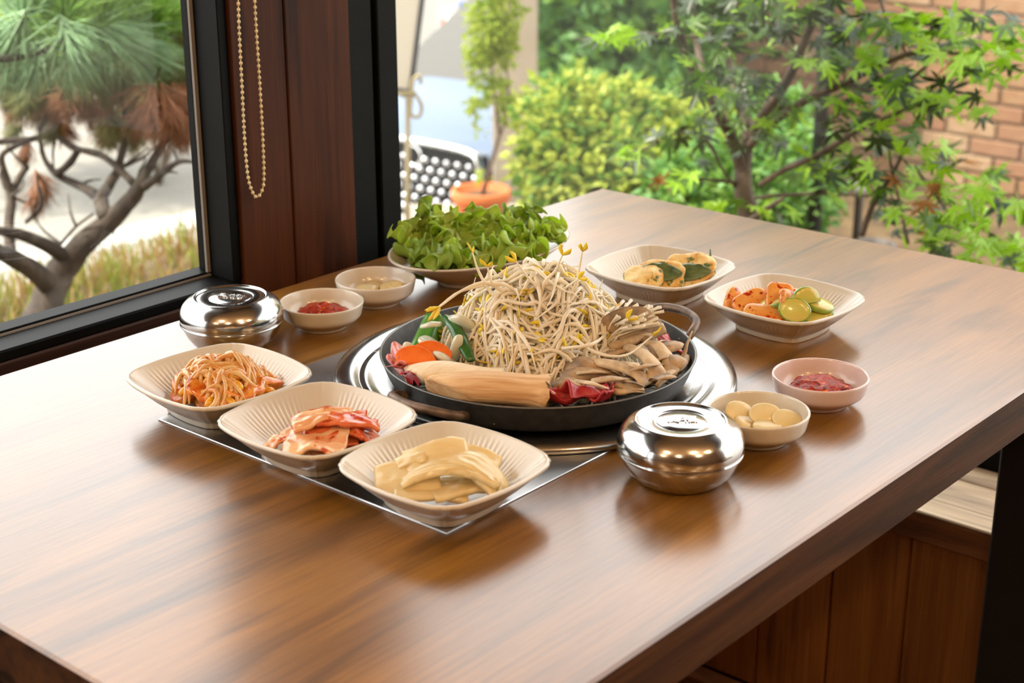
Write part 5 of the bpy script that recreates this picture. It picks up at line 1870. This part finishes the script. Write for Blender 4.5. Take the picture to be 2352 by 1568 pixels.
def shrub(name, label, cat, base, clouds, mats, seed, group=None, size=.06, n=900, upright=0.0, stems=3):
    t = thing(name, label, cat, base, 0, group)
    r = random.Random(seed)
    mb = MB()
    for c, rad, k in clouds:
        leaf_cloud(mb, c - Vector(base), rad, int(n * k), size, r, upright=upright)
    o = mb.build('foliage', mats, t, False)
    o['kind'] = 'stuff'
    top = clouds[0][0] - Vector(base)
    for k in range(stems):
        e = top + Vector((r.uniform(-.15, .15), r.uniform(-.15, .15), r.uniform(-.1, .1)))
        MB().tube(smoothline([Vector((r.uniform(-.05, .05), r.uniform(-.05, .05), 0)), e * .5 + Vector((r.uniform(-.06, .06), r.uniform(-.06, .06), 0)), e], 3), lerplist([.016, .011, .005], 7), 6).build('stem', MT['maple_bark'], t)
    return t


A_, B_, C_ = MT['shrub_a'], MT['shrub_b'], MT['shrub_c']
sg = 'garden shrubs behind the maple'


def gb(px, d):
    p = far(px, 600, d)
    p.z = -.35
    return p


shrub('shrub', 'yellow green feathery shrub beside the beige pillar', 'shrub', gb(1310, 4.6),
      [(far(1315, 330, 4.6), (.18, .18, .22), 1.0), (far(1310, 420, 4.5), (.14, .14, .2), .8), (far(1340, 270, 4.7), (.15, .15, .12), .6)], [A_, B_], 1, sg, .045, 1900)
shrub('shrub', 'bright bushy shrub right behind the far table corner', 'shrub', gb(1420, 4.7),
      [(far(1420, 330, 4.7), (.17, .17, .2), 1.0), (far(1400, 420, 4.5), (.18, .18, .16), .8), (far(1460, 300, 4.8), (.12, .12, .14), .5)], [A_, B_], 2, sg, .045, 1900)
shrub('shrub', 'yellow tinted shrub between the maple branches', 'shrub', gb(1550, 4.8),
      [(far(1550, 330, 4.8), (.18, .18, .16), 1.0), (far(1560, 420, 4.6), (.18, .18, .16), .8), (far(1640, 350, 4.9), (.15, .15, .16), .6)], [A_, B_], 3, sg, .045, 1900)
shrub('shrub', 'low dark green shrub behind the maple trunk', 'shrub', gb(1640, 4.4),
      [(far(1640, 450, 4.3), (.2, .2, .16), 1.0), (far(1760, 440, 4.4), (.2, .2, .2), .8)], [B_, C_], 4, sg, .045, 1500)
shrub('shrub', 'green shrub behind the black pole', 'shrub', gb(1790, 4.9),
      [(far(1780, 330, 4.9), (.16, .16, .2), 1.0), (far(1800, 430, 4.9), (.18, .18, .2), .8)], [C_, B_], 6, sg, .045, 1200)
shrub('conifer', 'tall soft green conifer beside the beige pillar', 'tree', gb(1350, 7.1),
      [(far(1320, 110, 7.1), (.34, .34, .5), 1.4), (far(1370, 200, 7.0), (.34, .34, .35), 1.0), (far(1300, 260, 7.0), (.25, .25, .3), .7), (far(1340, -100, 7.1), (.42, .42, .45), 1.2), (far(1340, -420, 7.1), (.4, .4, .5), 1.2)], [C_, B_], 7, 'conifers at the back of the garden', .09, 1100, .4, 4)
shrub('conifer', 'tall conifer behind the upper maple branches', 'tree', gb(1480, 6.8),
      [(far(1470, 120, 6.8), (.36, .36, .5), 1.4), (far(1500, 230, 6.7), (.32, .32, .3), 1.0), (far(1540, 80, 6.9), (.3, .3, .5), 1.0), (far(1480, -120, 6.8), (.45, .45, .45), 1.2), (far(1490, -450, 6.8), (.42, .42, .55), 1.2)], [C_, B_], 8, 'conifers at the back of the garden', .09, 1100, .4, 4)

shrub('shrub', 'sunlit yellow green bush far behind the pine crown', 'shrub', (far(330, 0, 9.0).x, far(330, 0, 9.0).y, GZ),
      [(far(400, 20, 9.0), (.55, .55, .55), 1.2), (far(250, 0, 9.2), (.6, .6, .5), 1.2), (far(80, -10, 9.2), (.6, .6, .5), 1.0), (far(-60, 0, 9.0), (.6, .6, .5), .8)], [A_, B_], 16, None, .12, 1300)
# ---- brick wall behind the maple
BX = 6.25
bw = struct('brick_wall', bx(BX, BX + .2, 1.2, 4.9, -.95, 2.75), MT['mortar'], label='tan brick garden wall behind the maple', cat='wall')
br = random.Random(2)
bl, bh, gap = .215, .062, .012
brick_me = {}
for nm in ('brick_a', 'brick_b', 'brick_c'):
    mb = bx(-.014, .02, -bl / 2, bl / 2, -bh / 2, bh / 2, .004)
    me = bpy.data.meshes.new('brick')
    me.from_pydata(mb.v, [], mb.f)
    me.materials.append(MT[nm])
    brick_me[nm] = me
restb = MB()
nb = 0
for row in range(60):
    z = -.93 + row * (bh + gap)
    if z > 2.7:
        break
    off = (row % 2) * (bl + gap) / 2
    y = 1.3 + off
    while y < 4.85:
        nm = br.choice(['brick_a', 'brick_a', 'brick_c', 'brick_b'])
        loc = Vector((BX - br.uniform(0, .004), y, z))
        d = loc - CAM
        zz = d.dot(_fw)
        sxp, syp = 1176 + F_PX * d.dot(_rt) / zz, 784 - F_PX * d.dot(_up) / zz
        if 1560 < sxp < 2420 and -40 < syp < 640:
            inst('brick', brick_me[nm], bw, loc, (0, 0, br.uniform(-.01, .01)))
            nb += 1
        else:
            m_ = brick_me[nm]
            restb.add([v.co for v in m_.vertices], [tuple(p.vertices) for p in m_.polygons], ('brick_a', 'brick_b', 'brick_c').index(nm), Matrix.Translation(loc))
        y += bl + gap
o = restb.build('brickwork', [MT['brick_a'], MT['brick_b'], MT['brick_c']], bw, False)
o['kind'] = 'stuff'
print('bricks', nb)

# ---- pole, pipe and jar in the garden
pb = far(1868, 545, 4.3)
t = thing('iron_pole', 'dark iron pole standing behind the maple', 'pole', (pb.x, pb.y, -.35))
MB().lathe([(0, 0), (.019, 0), (.019, 2.6), (0, 2.61)], 16).build('shaft', MT['pole_black'], t)
bx(-.05, .05, -.05, .05, 0, .02, .004).build('base_plate', MT['pole_black'], t, False)
pb = far(1966, 560, 4.6)
t = thing('drain_pipe', 'short pale grey pipe beside the brick wall', 'pipe', (pb.x, pb.y, -.3))
MB().lathe([(0, 0), (.013, 0), (.013, .42), (.0165, .42), (.0165, .46), (.011, .46), (.011, .40), (0, .40)], 14).build('tube', MT['pipe_grey'], t)
pb = far(2010, 560, 4.5)
t = thing('garden_jar', 'dark grey rounded jar at the foot of the brick wall', 'jar', (pb.x, pb.y, -.3))
MB().lathe([(0, 0), (.06, 0), (.085, .06), (.095, .15), (.085, .24), (.06, .29), (.062, .31), (.05, .31), (.05, .28), (0, .27)], 28).build('body', M('grey_jar', S(96, 88, 84), .6), t)

# ---- beige pillar, pot with young tree, easel sign
pl = far(1180, 300, 6.3)
bp_ = thing('garden_pillar', 'beige rendered pillar at the edge of the garden', 'pillar', (pl.x, pl.y, GZ), YAW, kind='structure')
bx(-.09, .09, -.095, .085, 0, 3.0, .006).build('shaft', MT['render_beige'], bp_, False)
bx(-.12, .12, -.125, .115, 0, .12, .006).build('plinth', MT['render_beige'], bp_, False)
pk_ = far(1106, 505, 5.6)
st = bx(-.3, .3, -.34, .34, 0, pk_.z - .03 - GZ, .012).build('stone_step', MT['paving'], None, False, (pk_.x + .08, pk_.y, GZ), (0, 0, YAW))
tag(st, 'beige stone step carrying the terracotta pot', 'step', kind='structure')
pot = thing('potted_tree', 'young leafy tree in an orange terracotta pot', 'potted plant', (pk_.x, pk_.y, pk_.z - .03))
MB().lathe([(0, 0), (.075, 0), (.080, .004), (.098, .105), (.100, .108), (.108, .110), (.110, .115), (.110, .143), (.107, .147), (.098, .147), (.094, .143), (.090, .118), (0, .116)], 40).build('pot', MT['terracotta'], pot)
MB().lathe([(0, .122), (.05, .122), (.089, .119)], 20).build('soil', MT['soil'], pot)
p0 = Vector(pot.location)
PTd = 5.6


def pp2(L_):
    return [far(x, y, PTd) for x, y in L_]


branch(pot, 'trunk', [p0 + Vector((0, 0, .11))] + pp2([(1122, 400), (1135, 350), (1148, 310)]), [.009, .008, .007, .006], MT['maple_bark'], 8, p0, .04)
branch(pot, 'branch', pp2([(1148, 312), (1138, 240), (1130, 160), (1128, 60), (1125, -40)]), [.006, .005, .004, .004, .003], MT['maple_bark'], 6, p0, .04)
branch(pot, 'branch', pp2([(1148, 312), (1162, 270), (1168, 200), (1160, 120), (1165, 20)]), [.005, .004, .004, .003, .002], MT['maple_bark'], 6, p0, .04)
fl = MB()
rr_ = random.Random(12)
for (px, py, a, b, n) in ((1120, 60, .085, .11, 420), (1150, 20, .08, .12, 420), (1100, 130, .06, .06, 220), (1160, 110, .05, .08, 240), (1140, 200, .05, .06, 120), (1090, 245, .035, .03, 60), (1180, 240, .05, .04, 110),
                          (1100, 190, .03, .03, 50), (1150, -60, .1, .1, 300), (1185, 400, .02, .02, 12), (1100, 300, .02, .03, 14), (1165, 260, .03, .04, 60), (1110, 405, .02, .02, 14)):
    leaf_cloud(fl, far(px, py, PTd) - p0, (a, a, b), n, .032, rr_, hollow=.1)
o = fl.build('foliage', [MT['pot_leaf'], MT['shrub_a']], pot, False)
o['kind'] = 'stuff'

# easel sign
sb = far(880, 330, 5.0)
sign = thing('easel_sign', 'blank white sign board with black frame on a cream easel', 'sign', (sb.x, sb.y, GZ), YAW - math.pi / 2 + .1)
zb = far(920, 205, 5.0).z - GZ
Mx = Matrix.Translation((0, 0, zb)) @ Matrix.Rotation(math.radians(9), 4, 'Y') @ Matrix.Rotation(math.radians(-8), 4, 'X')
MB().box(-.34, .085, -.012, .012, .012, .9, .002, 0, Mx).build('board', MT['sign_face'], sign, False)
fr = MB()
fr.box(-.355, .10, -.018, .018, 0, .014, .002, 0, Mx)
fr.box(.085, .10, -.018, .018, 0, .92, .002, 0, Mx)
fr.box(-.355, -.34, -.018, .018, 0, .92, .002, 0, Mx)
fr.box(-.355, .10, -.018, .018, .905, .92, .002, 0, Mx)
fr.build('frame', MT['pole_black'], sign, False)
for x0, x1 in ((.09, .03), (-.30, -.34)):
    MB().tube([(x0, .045, zb + .15), (x0 - .02, .04, zb * .55), (x1, -.03, 0)], .009, 8).build('leg', MT['gold'], sign)
MB().tube([(-.1, .0, zb + .2), (-.1, .35, 0)], .009, 8).build('leg', MT['gold'], sign)
sc = smoothline([(.06, -.02, zb - .02), (.10, -.02, zb - .01), (.125, -.02, zb - .05), (.115, -.02, zb - .085), (.09, -.02, zb - .075), (.095, -.02, zb - .02), (.10, -.02, zb + .03), (.12, -.02, zb + .045), (.125, -.02, zb + .02)], 5)
MB().tube(sc, .006, 8).build('scroll', MT['gold'], sign)
MB().tube([(-.36, -.02, zb - .01), (.11, -.02, zb - .01)], .007, 8).build('rest', MT['gold'], sign)

# ---- the parked car
CD = 7.6
ge = far(968, 352, CD)                     # emblem
car = thing('parked_car', 'parked pale blue car with studded dark grille', 'car', (ge.x, ge.y, GZ), math.radians(4))
ez = ge.z - GZ


def car_body():
    """lofted along +x (length) ; front at x = 0"""
    secs = [(-.02, .62, .20, .50), (.0, .74, .18, ez + .06), (.10, .84, .16, ez + .12), (.5, .90, .16, ez + .21), (1.0, .92, .16, ez + .26), (1.25, .92, .16, ez + .28),
            (1.9, .92, .16, ez + .30), (3.4, .90, .18, ez + .30), (4.2, .84, .2, ez + .27), (4.4, .72, .3, ez + .15)]
    v, f = [], []
    n = 24
    for x, hw, z0, z1 in secs:
        for k in range(n):
            a = 2 * math.pi * k / n
            c_, s_ = math.cos(a), math.sin(a)
            yy = math.copysign(abs(c_) ** .45, c_) * hw
            zz = (z0 + z1) / 2 + math.copysign(abs(s_) ** .5, s_) * (z1 - z0) / 2
            v.append((x + (.10 * (yy / hw) ** 2 if x < .3 else 0), yy, zz))
    for i in range(len(secs) - 1):
        for k in range(n):
            k2 = (k + 1) % n
            f.append((i * n + k, (i + 1) * n + k, (i + 1) * n + k2, i * n + k2))
    f.append(tuple(range(n)))
    f.append(tuple((len(secs) - 1) * n + k for k in range(n))[::-1])
    return MB().add(v, f)


car_body().build('body', MT['car_paint'], car)
cab = MB()
hz = ez + .28
vv = [(.62, -.78, hz - .10), (.62, .78, hz - .10), (1.45, -.62, hz + .42), (1.45, .62, hz + .42), (3.1, -.62, hz + .42), (3.1, .62, hz + .42), (3.9, -.74, hz), (3.9, .74, hz)]
cab.add(vv, [(0, 2, 3, 1), (2, 4, 5, 3), (4, 6, 7, 5), (0, 6, 4, 2), (1, 3, 5, 7), (0, 1, 7, 6)])
cab.build('cabin_glass', MT['car_glass'], car, False)
bx(1.5, 3.1, -.63, .63, hz + .40, hz + .45, .02).build('roof', MT['car_paint'], car, False)
# grille: dark panel with chrome studs and a bright frame
G0 = -.055
gz0, gz1, gw = ez - .24, ez + .045, .42
bx(G0, G0 + .06, -gw, gw, gz0, gz1, .01).build('grille_panel', MT['car_dark'], car, False)
fm = MB()
fm.tube(smoothline([(G0 - .01, gw, gz0 + .10), (G0 - .012, -gw * .0 + gw * .98, gz1 - .04), (G0 - .012, gw * .8, gz1 + .02), (G0 - .012, 0, gz1 + .032), (G0 - .012, -gw * .8, gz1 + .02), (G0 - .012, -gw * .98, gz1 - .04), (G0 - .01, -gw, gz0 + .10)], 6), [(.016, .022)] * 37, 10)
fm.build('grille_frame', MT['car_chrome'], car)
bx(G0 - .02, G0 + .04, -.8, .8, gz0 - .035, gz0 - .005, .01).build('bumper_strip', MT['car_chrome'], car, False)
bx(G0 - .03, G0 + .02, -.26, .26, gz0 - .18, gz0 - .07, .006).build('number_plate', MT['white_paint'], car, False)
stud = MB().lathe([(0, .018), (.010, .015), (.017, .006), (.019, 0)], 12)
sme = None
for row in range(7):
    for col in range(-6, 7):
        y = col * .068 + (.034 if row % 2 else 0)
        z = gz0 + .03 + row * .050
        if abs(y) > gw - .03 or z > gz1 - .02 or (y * y + (z - ez) ** 2) < .062 ** 2:
            continue
        if sme is None:
            o = stud.build('grille_stud', MT['car_chrome'], car, True, (G0, y, z), (0, -math.pi / 2, 0))
            sme = o.data
        else:
            inst('grille_stud', sme, car, (G0, y, z), (0, -math.pi / 2, 0))
eb = MB().lathe([(.040, 0), (.042, .006), (.050, .010), (.056, .006), (.057, 0)], 28)
eb.build('emblem_ring', MT['car_chrome'], car, True, (G0 - .005, 0, ez), (0, -math.pi / 2, 0))
MB().lathe([(0, .006), (.012, .005), (.016, 0)], 16).build('emblem_centre', MT['car_dark'], car, True, (G0 - .006, 0, ez), (0, -math.pi / 2, 0))
for s in (-1, 1):
    blob(.10, .14, .055, 2.4, 2.2).build('headlight', MT['car_glass'], car, True, (.08, s * .66, ez - .02))
    for x in (.75, 3.5):
        MB().lathe([(0, -.1), (.2, -.1), (.31, -.09), (.32, 0), (.31, .09), (.2, .1), (0, .1)], 28).build('wheel', MT['car_dark'], car, True, (x, s * .84, .32), (math.pi / 2, 0, 0))

# ---- far side of the street
def facade(name, label, px0, px1, d, h, mat, cat='building'):
    a, b = far(px0, 0, d), far(px1, 0, d)
    c_ = (a + b) / 2
    t = thing(name, label, cat, (c_.x, c_.y, GZ), math.atan2((b - a).y, (b - a).x))
    L_ = (b - a).length
    bx(-L_ / 2, L_ / 2, -.3, .3, 0, h, .01).build('wall', mat, t, False)
    return t, L_


t, L_ = facade('street_building', 'pale building across the street', 860, 1300, 17.5, 5.0, MT['render_beige'])
for k in range(4):
    x = -L_ / 2 + (k + .5) * L_ / 4
    w_ = bx(x - .35, x + .35, .28, .34, .9, 2.2, .01).build('window', MT['car_glass'], t, False)
    bx(x - .4, x + .4, .28, .36, .82, .9, .01).build('sill', MT['white_paint'], t, False)
t, L_ = facade('garden_fence', 'pale wall across the street behind the pine', -500, 700, 19, 2.4, MT['render_beige'], 'wall')
sp = far(978, 128, 12.0)
t = thing('street_board', 'white notice board across the street', 'sign', (sp.x, sp.y, GZ), YAW - math.pi / 2)
zt = sp.z - GZ
bx(-.09, .09, -.02, .02, max(zt, .03), zt + .5, .005).build('panel', MT['white_paint'], t, False)
bx(-.085, -.065, -.02, .02, 0, zt + .02).build('post', MT['pole_black'], t, False)
bx(.065, .085, -.02, .02, 0, zt + .02).build('post', MT['pole_black'], t, False)
sp = far(1003, 155, 11.0)
o = MB().tube([(0, 0, 0), (.06, 0, sp.z - GZ), (.10, 0, sp.z - GZ + .42)], .03, 10).build('street_post', MT['white_paint'], None, True, (sp.x, sp.y, GZ), (0, 0, YAW - math.pi / 2))
tag(o, 'leaning white post across the street', 'post')
for px, py, d, mt, sz, nm, lab in ((1045, 118, 13.0, 'red_paint', .11, 'red_box', 'red box on the far pavement'), (1018, 148, 11.5, 'orange_paint', .07, 'traffic_cone', 'orange cone beside the white post'),
                                   (1066, 165, 10.2, 'blue_paint', .10, 'blue_crate', 'blue crate behind the potted tree'), (1085, 60, 14.0, 'blue_paint', .12, 'blue_sign', 'small blue sign panel across the street')):
    q = far(px, py, d)
    t = thing(nm, lab, nm.split('_')[1], (q.x, q.y, GZ), YAW)
    hgt = max(.2, q.z - GZ)
    if nm == 'traffic_cone':
        MB().lathe([(0, 0), (sz * 1.3, 0), (sz * 1.3, .03), (sz, .03), (.02, hgt + .1), (0, hgt + .1)], 20).build('cone', MT[mt], t)
        MB().lathe([(sz * .62, hgt * .45), (sz * .45, hgt * .62)], 20).build('band', MT['white_paint'], t)
    else:
        bx(-sz, sz, -sz, sz, hgt - sz, hgt + sz, .01).build('panel', MT[mt], t, False)
        bx(-.02, .02, -.02, .02, 0, hgt - sz).build('post', MT['pole_black'], t, False)
